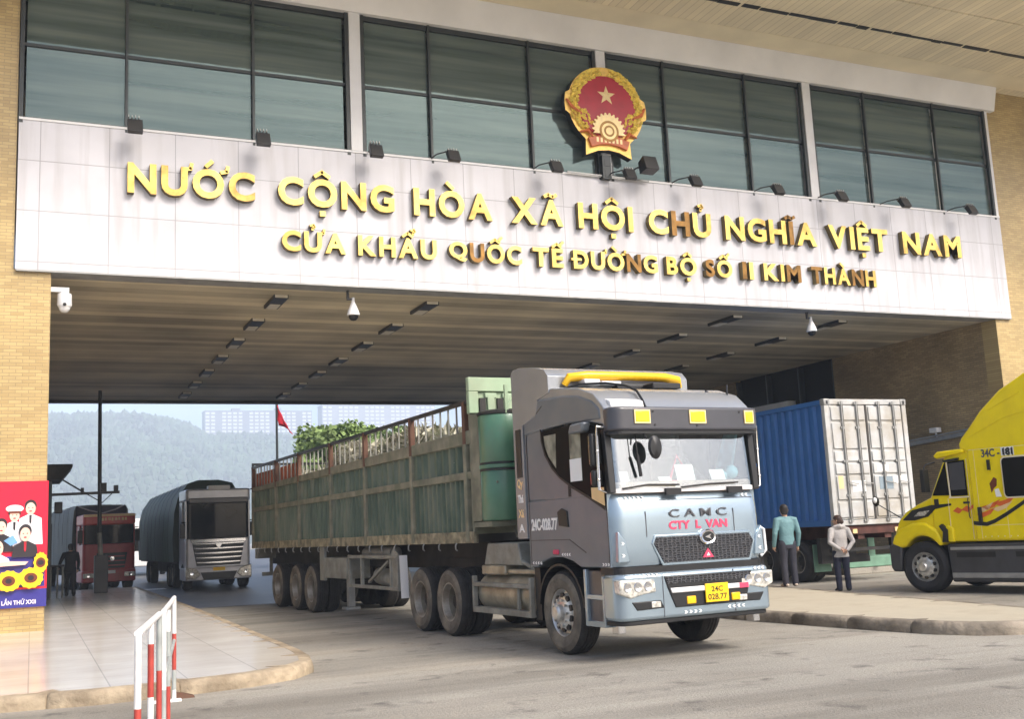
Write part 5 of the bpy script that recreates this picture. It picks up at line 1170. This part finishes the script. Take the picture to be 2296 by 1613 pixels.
stripe('side_emblem', [(18.03, 2.10), (18.15, 2.22), (18.22, 2.18), (18.20, 2.05), (18.12, 2.0), (18.06, 1.92)], -.001, 'seed', sl_); stripe('side_emblem', [(18.14, 1.98), (18.24, 2.0), (18.30, 1.84), (18.16, 1.84)], -.001, 'vinyl', sl_)
m = MB(); m.box((1.96, -.05, 2.36), (2.02, .0, 2.56)); m.build('exhaust_grip', 'black', sl_, smooth=False)
m = MB(); m.box((1.60, -.05, 1.36), (1.68, .0, 1.66)); m.tube([(1.38, -.03, 1.45), (1.38, -.05, 1.5), (1.38, -.05, 1.8), (1.38, -.03, 1.85)], .014, 6); m.build('grab_handle', 'dark', yt)
m = MB(); m.box((1.20, .025, 1.74), (1.36, .05, 1.78)); m.build('door_handle', 'black', cb, smooth=False)
m = MB(); m.prism(Q([(15.55, 1.46), (15.85, 1.66), (16.4, 1.745), (16.95, 1.76), (16.95, 1.72), (16.5, 1.66), (16.28, 1.52), (15.9, 1.45)]), 'y', .03, .09); hd = m.build('headlight', 'black', ho, bevel=.01)
m = MB(); m.prism(Q([(15.9, 1.53), (16.05, 1.62), (16.35, 1.64), (16.2, 1.54)]), 'y', .022, .05); m.build('headlight_lens', 'lens', hd, smooth=False)
m = MB(); m.prism(Q([(16.5, 1.72), (16.62, 1.72), (16.62, 1.86), (16.5, 1.86)]), 'y', .03, .1); m.build('hood_latch', 'black', ho, smooth=False)
m = MB(); m.prism(Q([(15.14, .50), (15.12, .95), (15.25, 1.0), (15.50, .98), (15.44, .42), (15.2, .42)]), 'y', -.02, 2.22); m.build('bumper', 'skirt', yt, bevel=.04)
m = MB(); m.box((15.24 - 16.08, .55, 1.0), (15.30 - 16.08, 1.65, 1.44)); m.build('grille', 'dark', yt, smooth=False)
m = MB(); m.prism(Q([(16.66, 1.0), (16.70, 1.20), (16.60, 1.32), (16.68, 1.36), (16.82, 1.24), (16.80, 1.0)]), 'y', -.035, .1); m.build('fender_gap', 'black', yt, smooth=False)
m = MB(); m.prism(Q([(16.80, .22), (16.74, .96), (20.2, .98), (20.2, .22)]), 'y', .0, .6); sk = m.build('side_skirt', 'skirt', yt, bevel=.04)
m = MB(); m.box((.75, -.03, .30), (4.1, .02, .40)); m.box((.75, -.012, .84), (4.1, .02, .90)); m.build('skirt_step', 'steel_grey', sk, bevel=.01)
m = MB(); m.box((.9, -.006, .70), (1.9, .02, .80)); m.box((2.4, -.006, .70), (3.8, .02, .80)); m.build('step_recess', 'black', sk, smooth=False)
m = MB(); m.prism(Q([(16.80, .22), (16.74, .96), (20.2, .98), (20.2, .22)]), 'y', 1.6, 2.2); m.build('side_skirt', 'skirt', yt, bevel=.04)
m = MB(); m.box((-.5, .7, .6), (6.5, .85, .95)); m.box((-.5, 1.35, .6), (6.5, 1.5, .95)); m.box((-.1, .3, .42), (.1, 1.9, .58)); m.build('chassis', 'chassis', yt, smooth=False)
m = MB(); m.tube([(.40, -.12, 2.0), (.36, -.14, 2.5), (.40, -.1, 2.56), (.55, .04, 2.6)], .018, 8); m.box((.32, -.26, 2.0), (.42, -.06, 2.46)); m.build('side_mirror', 'black', yt, bevel=.03)
m = MB(); m.tube([(-.62, .10, 1.52), (-.9, -.08, 1.72), (-1.05, -.15, 1.82)], .014, 6); m.ball((-1.08, -.17, 1.88), .085, sz=1.3, sub=2); fm_ = m.build('fender_mirror', 'black', yt)
m = MB(); m.ball((-1.05, -.235, 1.90), .05, sz=1.3, sub=2); m.build('mirror_highlight', 'white', fm_)  # white spot added as the highlight on the fender mirror
yw = wheel_meshes(.5, .30, 'tyre_dark', 'rim_bright', 'hub')
HP = math.pi / 2
for i, (x, y, rz) in enumerate(((0, .0, HP), (0, 2.2, -HP))):
    if i == 0: yw.parent = yt; yw.location = (x, y, .515); yw.rotation_euler = (0, 0, rz); yw.scale = (1, 1.3, 1.03)
    else: clone(yw, yt, (x, y, .515), (0, 0, rz))
yr = wheel_meshes(.5, .56, 'tyre_dark', 'rim', 'dish')
for i, (x, y, rz) in enumerate(((5.0, .0, HP), (6.3, .0, HP), (5.0, 2.2, -HP), (6.3, 2.2, -HP))):
    if i == 0: yr.parent = yt; yr.location = (x, y, .515); yr.rotation_euler = (0, 0, rz); yr.scale = (1, 1.3, 1.03)
    else: clone(yr, yt, (x, y, .515), (0, 0, rz))

# ------------------------------------------------------------------ the two trucks waiting behind
def lorry(label, x0, x1, y, ztop, cabm, capm, tarpm, tarp_top, length, style, rz=0):
    w_ = x1 - x0; t = thing('covered_lorry', label, 'truck', (x0, y, 0), rz, 'tarpaulin covered lorries')
    m = MB(); m.prism(plan(0, .14, 1.7, 0, w_), 'z', .75, 1.80); cb_ = m.build('cab', cabm, t, bevel=.03)
    zr = ztop - .42
    m = MB(); m.box((.06, .14, 1.80), (w_ - .06, 1.7, zr)); m.build('cab_interior', 'black', t, smooth=False)
    m = MB(); m.prism(plan(.05, .14, .139, .02, w_ - .02)[:14] + [(w_ - .02, .3), (.02, .3)], 'z', 1.78, zr + .02); m.build('windscreen', 'lorry_glass', t, bevel=.02)
    for x in (0, w_ - .09):
        m = MB(); m.box((x, .10, 1.80), (x + .09, .22, zr)); m.box((x, .9, 1.80), (x + .09, 1.7, zr)); m.build('pillar', cabm, t, smooth=False)
    m = MB(); m.prism(plan(-.06, .14, 1.72, -.005, w_ + .005), 'z', zr, ztop); rf = m.build('roof', capm, t, bevel=.06)
    m = MB(); m.prism(plan(-.07, .14, 1.3, -.03, w_ + .03), 'z', .34, .80); bu_ = m.build('bumper', cabm, t, bevel=.04)
    gm = MB()
    if style == 'slats':
        m = MB(); m.prism([(.22, 1.70), (w_ - .22, 1.70), (w_ - .38, .85), (.38, .85)], 'y', -.03, .02); gr = m.build('grille', 'black', t, bevel=.01)
        for k in range(5):
            z = .95 + k * .165; e = .36 - k * .035; gm.prism([(e, z + .03), (w_ - e, z + .03), (w_ - e - .05, z - .005), (w_ / 2, z - .025), (e + .05, z - .005)], 'y', -.07, -.028)
        gm.build('grille_slat', 'chrome', gr, smooth=False)
        m = MB(); m.box((.18, -.06, 1.66), (w_ - .18, .0, 1.78)); m.build('grille_bar', 'chrome', gr, bevel=.01)
        m = MB(); m.prism([(w_ / 2 - .14, 1.62), (w_ / 2 + .14, 1.62), (w_ / 2, 1.40)], 'y', -.10, -.065); m.build('badge', 'chrome', gr, bevel=.01)
        m = MB(); m.prism([(.5, .62), (w_ - .5, .62), (w_ - .62, .36), (.62, .36)], 'y', -.085, -.06); m.build('lower_grille', 'black', bu_, smooth=False)
    else:
        m = MB(); m.prism([(.50, 1.45), (w_ - .3, 1.45), (w_ - .4, .86), (.6, .86)], 'y', -.03, .02); gr = m.build('grille', 'black', t, bevel=.01)
        for k in range(3): gm.box((.58 + k * .02, -.05, .95 + k * .17), (w_ - .4 - k * .0, -.028, .99 + k * .17))
        gm.build('grille_slat', cabm, gr, smooth=False)
        m = MB(); m.lathe([(.09, -.01), (.085, -.03), (.01, -.035)], (w_ / 2 + .1, -.03, 1.22), 1, 16); m.build('badge', 'chrome', gr)
    for x, s_ in ((.02, 1), (w_ - .02, -1)):
        m = MB()
        if style == 'slats': m.prism([(x - .03 * s_, .84), (x + .36 * s_, .74), (x + .50 * s_, .54), (x + .30 * s_, .38), (x - .03 * s_, .42)], 'y', -.11, .1)
        else: m.box((min(x, x + .4 * s_), -.09, .52), (max(x, x + .4 * s_), .1, .70))
        hl_ = m.build('headlight', 'lens', bu_, bevel=.03)
        m = MB(); m.lathe([(.07, -.01), (.06, -.03), (.01, -.02)], (x + .18 * s_, -.095, .60), 1, 14); m.build('reflector', 'chrome', hl_)
        m = MB(); m.box((min(x - .02 * s_, x - .20 * s_), .05, 1.85), (max(x - .02 * s_, x - .20 * s_), .13, 2.35)); m.bar((x, .1, 2.4), (x - .16 * s_, .09, 2.4), .04); m.build('side_mirror', 'black', t, bevel=.02)
    m = MB(); m.box((w_ / 2 - .2, -.10, .66), (w_ / 2 + .22, -.075, .78)); m.build('number_plate', 'plate' if style == 'slats' else 'white', bu_, smooth=False)
    m = MB(); m.tube([(.3, -.02, 1.80), (.8, -.03, 1.86), (1.1, -.03, 1.84)], .012, 6); m.tube([(1.2, -.02, 1.80), (1.6, -.03, 1.86), (1.9, -.03, 1.84)], .012, 6); m.build('wiper', 'black', t)
    # tarpaulin load
    T = MB(); yb0, yb1 = 2.0, 2.0 + length; zt = tarp_top; rings = []
    nseg = 18
    for j in range(nseg + 1):
        y_ = yb0 + (yb1 - yb0) * j / nseg; sag = .035 * math.sin(j * .9) + .015 * math.sin(j * 2.1); bl_ = .03 * math.sin(j * .8) + .012 * math.sin(j * 2.7)
        if style == 'slats': prof = [(-.16 + bl_, 1.0), (-.20 + bl_, 1.8), (-.14, 2.8), (.0, 3.35), (.35, zt - .12), (.8, zt + sag), (w_ - .8, zt + sag), (w_ - .3, zt - .12), (w_ + .05, 3.3), (w_ + .16, 2.4), (w_ + .16, 1.0)]
        else: prof = [(-.10 + bl_, .95), (-.12 + bl_, 1.8), (-.10, 2.6), (-.05, zt - .2), (.02, zt - .02 + sag * .5), (w_ * .3, zt + sag), (w_ * .7, zt + sag), (w_ - .02, zt - .02), (w_ + .08, zt - .2), (w_ + .10, 2.2), (w_ + .10, .95)]
        rings.append([(x, y_, z) for x, z in prof])
    T.loft(rings, cap=True, closed=True); tp = T.build('tarpaulin', tarpm, t, ang=50)
    m = MB()
    for j in range(1, 9):
        y_ = yb0 + length * j / 9; m.tube([(x - .03 if x < w_ / 2 else x + .03, y_, z + .02) for x, z in prof], .006, 5)
    m.build('rope', 'chassis', tp)
    if style != 'slats':
        m = MB(); m.tube([(.1, 1.95, zt - .05), (.5, 1.8, zt - .22), (1.0, 1.75, zt - .34), (1.5, 1.8, zt - .2), (w_ - .1, 1.95, zt - .04)], .03, 6); m.build('tarp_fold', 'steel_grey', tp)
        m = MB(); m.box((.0, 1.93, 2.3), (w_, 1.99, zt - .06)); m.build('tarp_front', 'tarp_navy', t, smooth=False)
        for k in range(8):
            m = MB(); xk = .66 + k * .125; m.box((xk, -.072, ztop - .27 + .01 * (k % 3)), (xk + .085 - .02 * (k % 2), -.058, ztop - .15)); m.build('roof_lettering', 'flame_pale', rf, smooth=False)
        m = MB(); m.box((.02, -.09, ztop - .10), (w_ - .02, -.055, ztop - .01)); m.build('roof_strip', 'flame_pale', rf, smooth=False)
    else:
        m = MB(); m.box((.78, -.10, ztop - .05), (1.55, .3, ztop + .12)); m.build('roof_box', 'white', rf, bevel=.03)
        m = MB(); m.box((.1, -.14, zr - .10), (w_ - .1, -.055, zr + .1)); m.build('sun_visor', 'visor', rf, bevel=.03)
        m = MB(); m.tube([(w_, .0, ztop - .05), (w_ + .18, -.05, ztop + .02)], .03, 6); m.build('roof_horn', 'black', rf)
    m = MB(); m.box((.5, .1, .5), (w_ - .5, yb1, .95)); m.box((-.05, 2.0, .95), (w_ + .05, yb1, 1.1)); m.build('chassis', 'chassis', t, smooth=False)
    pw = wheel_meshes(.5, .3, 'tyre_dark', 'rim', 'dish', 24)
    ys = (.75, 3.6, 4.9, length - 1.8, length - .5)
    place_wheels(pw, t, [(.0, yy, .5, False) for yy in ys] + [(w_, yy, .5, True) for yy in ys])
    return t
lorry('dark red lorry with grey tarpaulin behind the pole on the left', 1.80, 3.74, 45.0, 2.95, 'maroon', 'red_cap', 'tarp_grey', 3.38, 12, 'plain', R(6))
lorry('silver fronted lorry with slatted black grille under a dark green tarpaulin', 4.98, 7.26, 40.0, 3.56, 'silver_cab', 'silver_cab', 'tarp_green', 4.0, 13, 'slats', R(.5))
t = thing('box_lorry', 'distant white box lorry in the gap between the two covered lorries', 'truck', (5.0, 66, 0))
m = MB(); m.box((.2, .0, .5), (2.2, 1.7, 2.4)); cb_ = m.build('cab', 'white', t, bevel=.08)
m = MB(); m.box((.3, -.01, 1.4), (2.1, .05, 2.2)); m.build('windscreen', 'side_glass', cb_, smooth=False)
m = MB(); m.box((.0, 1.8, .8), (2.4, 8, 3.3)); m.build('box_body', 'white', t, bevel=.03)
m = MB(); m.box((.0, -.1, 1.5), (.18, .0, 2.1)); m.build('side_mirror', 'black', t, smooth=False)
pw = wheel_meshes(.45, .3, 'tyre_dark', 'rim', 'dish', 20); place_wheels(pw, t, [(.2, 1.0, .45, False), (2.2, 1.0, .45, True), (.2, 6.2, .45, False), (2.2, 6.2, .45, True)])

# ------------------------------------------------------------------ poles, flag, gantry, booth roof, barriers
t = thing('pole', 'tall dark pole with a pale base section standing in a dark planter', 'pole', (2.16, 39.4, .15))
m = MB(); m.cyl((-.06, 0, 2.0), (-.1, 0, 6.86), .07, .06); m.build('shaft', 'dark', t)
m = MB(); m.cyl((0, 0, .9), (-.06, 0, 2.0), .09, .075); m.build('lower_sleeve', 'grey_metal', t)
m = MB(); m.box((-.22, -.2, 0), (.22, .2, 1.25)); m.build('pedestal', 'skirt', t, bevel=.03)
t = thing('flagpole', 'thin flagpole with a drooping red flag behind the gateway', 'flagpole', (12.38, 60, 0))
m = MB(); m.cyl((0, 0, 0), (0, 0, 9.6), .09, .06); m.build('pole', 'mullion', t)
m = MB(); rings = []
for j in range(9):
    z = 9.25 - j * .16; d_ = .10 + j * .11
    rings.append([(.04 + d_ * (i / 6) ** .9 * .5 + .35 * (j / 8) * (i > 0) + .05 * math.sin(i * 2 + j), .08 * math.sin(i * 2.2 + j * .7), z - .09 * i) for i in range(7)])
m.loft(rings, cap=False, closed=False); fl_ = m.build('flag', 'flag', t); so_ = fl_.modifiers.new('Solidify', 'SOLIDIFY'); so_.thickness = .01
t = thing('barrier_gantry', 'dark horizontal barrier gantry with devices beside the left column', 'gantry', (.1, 39.0, .15))
m = MB(); m.bar((0, 0, 3.30), (2.6, 0, 3.34), .07, .09); m.box((-.2, -.08, 0), (.0, .08, 3.5)); m.build('beam', 'dark', t)
m = MB(); m.tube([(.8, 0, 3.80), (1.5, 0, 3.34)], .03, 6); m.tube([(1.5, 0, 3.34), (2.05, 0, 3.0), (2.4, 0, 3.34)], .02, 6); m.build('stay', 'dark', t)
for x, s_ in ((2.08, .2), (2.48, .14), (1.42, .1)):
    m = MB(); m.box((x - s_ / 2, -.12, 3.36), (x + s_ / 2, .12, 3.36 + s_ * 1.5)); m.cyl((x, -.18, 3.40 + s_ * .4), (x, -.1, 3.40 + s_ * .4), s_ * .4, n=12); m.build('sensor', 'black', t)
t = thing('booth', 'small dark booth with an overhanging flat roof behind the left column', 'booth', (-.5, 36.0, .15))
m = MB(); m.prism([(-.6, 4.1), (1.62, 4.1), (1.62, 4.02), (1.30, 3.62), (-.6, 3.62)], 'y', 0, 2.4); m.build('roof', 'chassis', t, smooth=False)
m = MB(); m.box((-.6, .3, 0), (1.05, 2.2, 3.62)); m.build('wall', 'mullion', t, smooth=False)
m = MB(); m.box((1.05, .6, 1.0), (1.07, 2.0, 2.3)); m.build('window', 'side_glass', t, smooth=False)
m = MB(); m.box((1.12, .1, 2.6), (1.35, .4, 2.95)); m.build('wall_lamp', 'black', t, bevel=.02)
t = thing('rail_stand', 'low grey tube stand beside the man in black', 'rail', (.42, 37.4, .15))
m = MB(); m.bar((-.1, 0, 1.0), (.55, 0, 1.0), .3, .06)
m.build('top_plate', 'dark', t, bevel=.01)
for x in (-.05, .15, .35, .5):
    m = MB(); m.cyl((x, 0, 0), (x, 0, .98), .03, n=10); m.build('leg', 'grey_metal', t)

def bpost(x, y, bands, top=1.05, r=.022, parent=None):
    m = MB(); z = 0; mi = {'w': 0, 'r': 1, 'g': 2}
    for c, z1 in bands: m.cyl((x, y, z), (x, y, z1), r, n=12, mi=mi[c]); z = z1
    return m.build('post', ['bar_white', 'bar_red', 'bar_grey'], parent)
t = thing('folding_barrier', 'nearer red and white tube barrier panel in the foreground', 'barrier', (0, 0, 0), 0, 'red and white tube barriers')
for x, y, bd in ((.63, 7.38, [('r', .18), ('w', .36), ('r', .60), ('w', 1.05)]), (.80, 8.35, [('r', .2), ('w', .54), ('r', .91), ('w', 1.05)]), (.955, 9.3, [('w', .2), ('r', .62), ('g', 1.06)])):
    bpost(x, y, bd, parent=t)
m = MB(); m.cyl((.63, 7.38, 1.06), (.955, 9.3, 1.06), .025, n=10); m.build('top_rail', 'bar_white', t)
m = MB(); m.cyl((.63, 7.38, .2), (.955, 9.3, .2), .02, n=10); m.build('lower_rail', 'bar_red', t)
m = MB(); m.box((.40, 7.34, 0), (.86, 7.42, .03)); m.box((.74, 9.26, 0), (1.2, 9.34, .03)); m.build('foot', 'dark', t, bevel=.008)
t = thing('folding_barrier', 'farther red and white tube barrier panel next to the kerb', 'barrier', (0, 0, 0), 0, 'red and white tube barriers')
for x, y, bd in ((1.03, 9.68, [('g', .42), ('w', 1.05)]), (1.20, 10.9, [('r', .3), ('g', .8), ('w', 1.0)]), (1.39, 12.08, [('w', .12), ('g', .32), ('r', .69), ('w', 1.05)])):
    bpost(x, y, bd, parent=t)
m = MB(); m.cyl((1.03, 9.68, 1.06), (1.39, 12.08, 1.06), .022, n=10); m.build('top_rail', 'bar_white', t)
m = MB(); m.cyl((1.03, 9.68, .5), (1.39, 12.08, .62), .018, n=10); m.build('middle_rail', 'bar_grey', t)
m = MB(); m.box((1.16, 12.0, 0), (1.46, 12.08, .03)); m.box((.82, 9.64, 0), (1.24, 9.72, .03)); m.build('foot', 'bar_white', t, bevel=.008)
t = thing('rubble_block', 'rusty orange wedge of stone lying against the kerb behind the barrier', 'stone', (1.50, 12.28, 0))
m = MB(); m.prism([(-.08, 0), (.12, 0), (.11, .025), (.0, .05), (-.07, .07)], 'y', -.05, .05)
bmesh.ops.subdivide_edges(m.bm, edges=m.bm.edges, cuts=2, use_grid_fill=True)
for v in m.bm.verts: v.co += Vector((random.uniform(-.005, .005), random.uniform(-.005, .005), random.uniform(-.003, .005) if v.co.z > .01 else 0))
m.build('stone', 'rust', t)
t = thing('lane_kerb', 'green edged raised lane platform behind the woman in grey', 'platform', (19.72, 22.9, 0))
m = MB(); m.box((0, 0, 0), (4.2, 12, .18)); m.build('slab', 'concrete', t, bevel=.02)
m = MB(); m.box((-.02, -.02, .18), (4.22, .6, .46)); m.build('green_edge', 'booth_green', t, bevel=.02)
m = MB(); m.box((.5, .7, .18), (.7, .9, 1.2)); m.build('bollard', 'pinkred', t, bevel=.02)

# ------------------------------------------------------------------ people
def human(label, loc, rz, h, pose, clothes, group=None):
    k = h / 1.7; t = thing('person', label, 'person', loc, rz, group)
    V = lambda p: Vector(p) * k
    hip = pose.get('hip', {}); L = pose['legs']; A = pose['arms']; ht = pose.get('turn', 0); lean = pose.get('lean', 0)
    def fin(o, vox, it=4):
        r = o.modifiers.new('Remesh', 'REMESH'); r.mode = 'VOXEL'; r.voxel_size = vox; r.use_smooth_shade = True
        s_ = o.modifiers.new('Smooth', 'SMOOTH'); s_.iterations = it; s_.factor = .5
        return o
    def ell(z, rx, ry, y=0, n=20): return [V((rx * math.cos(2 * math.pi * i / n), y + lean * (z - .9) + ry * math.sin(2 * math.pi * i / n), z)) for i in range(n)]
    def leg_pts(s): hp, kn, an = L[s]; return [V(hp), V(kn), V(an)]
    Hd = Matrix.Rotation(ht, 3, 'Z'); hc = Vector((0, .02 + lean * .7, 1.585))
    def HP_(p): return (Hd @ Vector(p) + hc) * k
    b = MB()
    rings = []
    for z, rx, ry, y in ((-.125, .02, .03, .035), (-.115, .042, .05, .03), (-.07, .062, .078, .016), (-.02, .073, .092, .004), (.04, .077, .098, -.004), (.085, .066, .085, -.008), (.115, .035, .05, -.01), (.122, .01, .015, -.01)):
        rings.append([HP_((rx * math.cos(2 * math.pi * i / 18), y + ry * math.sin(2 * math.pi * i / 18), z)) for i in range(18)])
    b.loft(rings)
    b.tube([HP_((0, .09, .02)), HP_((0, .118, -.025)), HP_((0, .09, -.04))], [.011 * k, .018 * k, .012 * k], 8)
    for sx in (-1, 1): b.tube([HP_((sx * .074, -.01, .02)), HP_((sx * .084, -.02, .0)), HP_((sx * .074, -.01, -.03))], [.012 * k, .018 * k, .01 * k], 8, flat=.6)
    b.tube([V((0, lean * .5, 1.38)), V((0, .0 + lean * .6, 1.46)), HP_((0, -.01, -.07))], [.062 * k, .054 * k, .054 * k], 12)
    b.loft([ell(z, rx, ry) for z, rx, ry in ((.90, .14, .09), (1.05, .125, .085), (1.2, .14, .09), (1.34, .15, .085), (1.42, .08, .06))])
    for s in (0, 1):
        sh, el, wr, hd = [V(p) for p in A[s]]
        b.tube([sh, sh.lerp(el, .5), el, el.lerp(wr, .4), wr], [.046 * k, .045 * k, .037 * k, .036 * k, .025 * k], 12, round_=True)
        d = (hd - wr).normalized(); side = d.cross(Vector(pose['palm'][s])).normalized(); pn = side.cross(d)
        pe = wr + d * .085 * k
        b.tube([wr - d * .01, wr + d * .04 * k, pe], [.024 * k, .038 * k, .034 * k], 12, flat=.45)
        for i, (off, ln) in enumerate(((-.030, .066), (-.010, .078), (.010, .073), (.028, .056))):
            f0 = pe - d * .012 * k + side * off * k; f1 = f0 + (d * .55 + pn * .12) * ln * k; f2 = f1 + (d * .35 + pn * .35) * ln * k
            b.tube([f0, f1, f2], [.0095 * k, .009 * k, .0075 * k], 8, round_=True)
        th = wr + d * .03 * k - side * .03 * k; b.tube([th, th + (d * .6 - side * .6) * .045 * k, th + (d * 1.1 - side * .7) * .06 * k], [.012 * k, .011 * k, .008 * k], 8, round_=True)
        lp = leg_pts(s); b.tube([lp[0], lp[1], lp[2]], [.07 * k, .05 * k, .036 * k], 12, round_=True)
        an = lp[2]; ft = V(pose['feet'][s]); b.tube([an + Vector((0, 0, -.03 * k)), an.lerp(ft, .5) + Vector((0, 0, -.03 * k)), ft], [.034 * k, .03 * k, .024 * k], 10, round_=True)
    fin(b.build('body', 'skin', t), .0065 * k, 2)
    e = MB()
    for sx in (-1, 1): e.ball(HP_((sx * .03, .088, .008)), .009 * k, sub=1)
    e.tube([HP_((-.022, .098, -.062)), HP_((0, .104, -.062)), HP_((.022, .098, -.062))], .004 * k, 6); e.build('face_detail', 'hair', t)
    hr = MB(); rings = []
    for z, rx, ry, y in ((-.09, .05, .035, -.062), (-.05, .075, .055, -.045), (.0, .086, .085, -.022), (.05, .087, .104, -.01), (.09, .076, .094, -.012), (.122, .046, .06, -.014), (.132, .012, .016, -.014)):
        rings.append([HP_((rx * math.cos(2 * math.pi * i / 18), y + ry * math.sin(2 * math.pi * i / 18), z)) for i in range(18)])
    hr.loft(rings)
    if clothes.get('bun'): hr.ball(HP_((0, -.10, -.03)), .05 * k, sub=2); hr.ball(HP_((0, -.08, .0)), .06 * k, sub=2)
    fin(hr.build('hair', clothes['hair'], t), .008 * k, 1)
    j = MB(); hem = clothes.get('hem', .84)
    j.loft([ell(z, rx, ry) for z, rx, ry in ((hem, .175 * clothes.get('bulk', 1), .125 * clothes.get('bulk', 1)), (.95, .178 * clothes.get('bulk', 1), .125 * clothes.get('bulk', 1)), (1.08, .165 * clothes.get('bulk', 1), .115), (1.22, .178, .12), (1.34, .19, .11), (1.41, .155, .085), (1.455, .075, .068))])
    for s in (0, 1):
        sh, el, wr, hd = [V(p) for p in A[s]]; sx = -1 if s == 0 else 1
        j.tube([V((sx * .10, lean * .5, 1.39)), sh, sh.lerp(el, .5), el, el.lerp(wr, .5), wr], [.075 * k, .073 * k, .065 * k, .056 * k, .05 * k, .044 * k], 12, round_=True)
    if clothes.get('hood'): j.tube([V((-.11, -.03, 1.44)), V((0, -.085, 1.46)), V((.11, -.03, 1.44))], [.045 * k, .06 * k, .045 * k], 10, round_=True)
    fin(j.build('jacket', clothes['jacket'], t), .013 * k, 3)
    p_ = MB(); p_.loft([ell(z, rx, ry) for z, rx, ry in ((.78, .14, .10), (.86, .165, .115), (.95, .155, .105), (1.0, .14, .095))])
    for s in (0, 1):
        a0, a1, a2 = leg_pts(s); p_.tube([a0, a0.lerp(a1, .5), a1, a1.lerp(a2, .5), a2 + Vector((0, 0, -.02 * k))], [.105 * k, .09 * k, .075 * k, .07 * k, .066 * k], 14, round_=True)
    fin(p_.build('trousers', clothes['trousers'], t), .013 * k, 3)
    for s in (0, 1):
        an = leg_pts(s)[2]; ft = V(pose['feet'][s]); x = MB(); hl = an + (an - ft).normalized() * .05 * k
        x.tube([Vector((hl.x, hl.y, .045 * k)), Vector((an.x, an.y, .05 * k)), ft.lerp(an, .4) * 1.0, Vector((ft.x, ft.y, .034 * k))], [.04 * k, .045 * k, .044 * k, .034 * k], 10, round_=True, flat=.75)
        fin(x.build('shoe', clothes['shoes'], t), .009 * k, 2)
    return t
stand = {'legs': [[(-.09, 0, .90), (-.10, .02, .49), (-.10, -.01, .09)], [(.09, 0, .90), (.105, .015, .49), (.11, -.01, .09)]], 'feet': [(-.125, .15, .035), (.14, .14, .035)], 'palm': [(1, 0, .01), (-1, 0, .01)]}
p1 = dict(stand); p1['arms'] = [[(-.20, 0, 1.38), (-.27, -.03, 1.10), (-.27, .06, .86), (-.26, .09, .77)], [(.20, 0, 1.38), (.26, -.03, 1.10), (.25, .04, .85), (.24, .07, .76)]]; p1['turn'] = R(-12); p1['lean'] = .02
human('person in a teal jacket and dark trousers standing on the island with back turned', (14.42, 18.55, .16), R(-14), 1.69, p1, {'hair': 'hair', 'jacket': 'teal_shirt', 'trousers': 'trouser', 'shoes': 'shoe_pale', 'hem': .86, 'bulk': .95})
p2 = dict(stand); p2['arms'] = [[(-.19, -.01, 1.37), (-.27, -.10, 1.10), (-.09, -.18, .95), (.0, -.19, .92)], [(.19, -.01, 1.37), (.27, -.10, 1.10), (.09, -.19, .93), (.0, -.20, .90)]]; p2['palm'] = [(0, -1, 0), (0, -1, 0)]; p2['turn'] = R(48); p2['lean'] = .03
human('woman in a light grey jacket and navy jeans with hands clasped behind her back', (15.55, 18.25, .004), R(-20), 1.57, p2, {'hair': 'hair_brown', 'jacket': 'grey_jacket', 'trousers': 'jeans', 'shoes': 'black_cloth', 'hem': .76, 'bulk': 1.06, 'bun': True, 'hood': True})
p3 = {'legs': [[(-.09, 0, .90), (-.09, .12, .50), (-.09, .10, .10)], [(.09, 0, .90), (.09, .02, .49), (.09, -.17, .13)]], 'feet': [(-.10, .25, .035), (.10, -.03, .04)], 'palm': [(1, 0, .01), (-1, 0, .01)],
      'arms': [[(-.20, 0, 1.38), (-.31, -.08, 1.14), (-.34, .10, .98), (-.34, .17, .93)], [(.20, 0, 1.38), (.26, .03, 1.10), (.26, .14, .88), (.25, .19, .80)]]}
human('man dressed all in black walking on the tiled pavement near the red lorry', (1.16, 38.0, .15), R(6), 1.66, p3, {'hair': 'hair', 'jacket': 'black_cloth', 'trousers': 'black_cloth', 'shoes': 'black_cloth'})

# ------------------------------------------------------------------ haze
HAZE = 0.00055
h_ = MB(); h_.box((-880, -880, -1.5), (2900, 2000, 250)); hzo = None
hm = bpy.data.materials.new('haze'); hm.use_nodes = True; n = hm.node_tree
n.nodes.remove(n.nodes['Principled BSDF']); pv = n.nodes.new('ShaderNodeVolumePrincipled'); pv.inputs['Color'].default_value = (.70, .82, 1.0, 1); pv.inputs['Density'].default_value = HAZE; pv.inputs['Anisotropy'].default_value = -.3
n.links.new(pv.outputs[0], n.nodes['Material Output'].inputs['Volume'])
M['haze'] = hm; hzo = h_.build('haze', 'haze', smooth=False); tag(hzo, 'pale morning haze lying over the whole place', 'haze', kind='stuff')
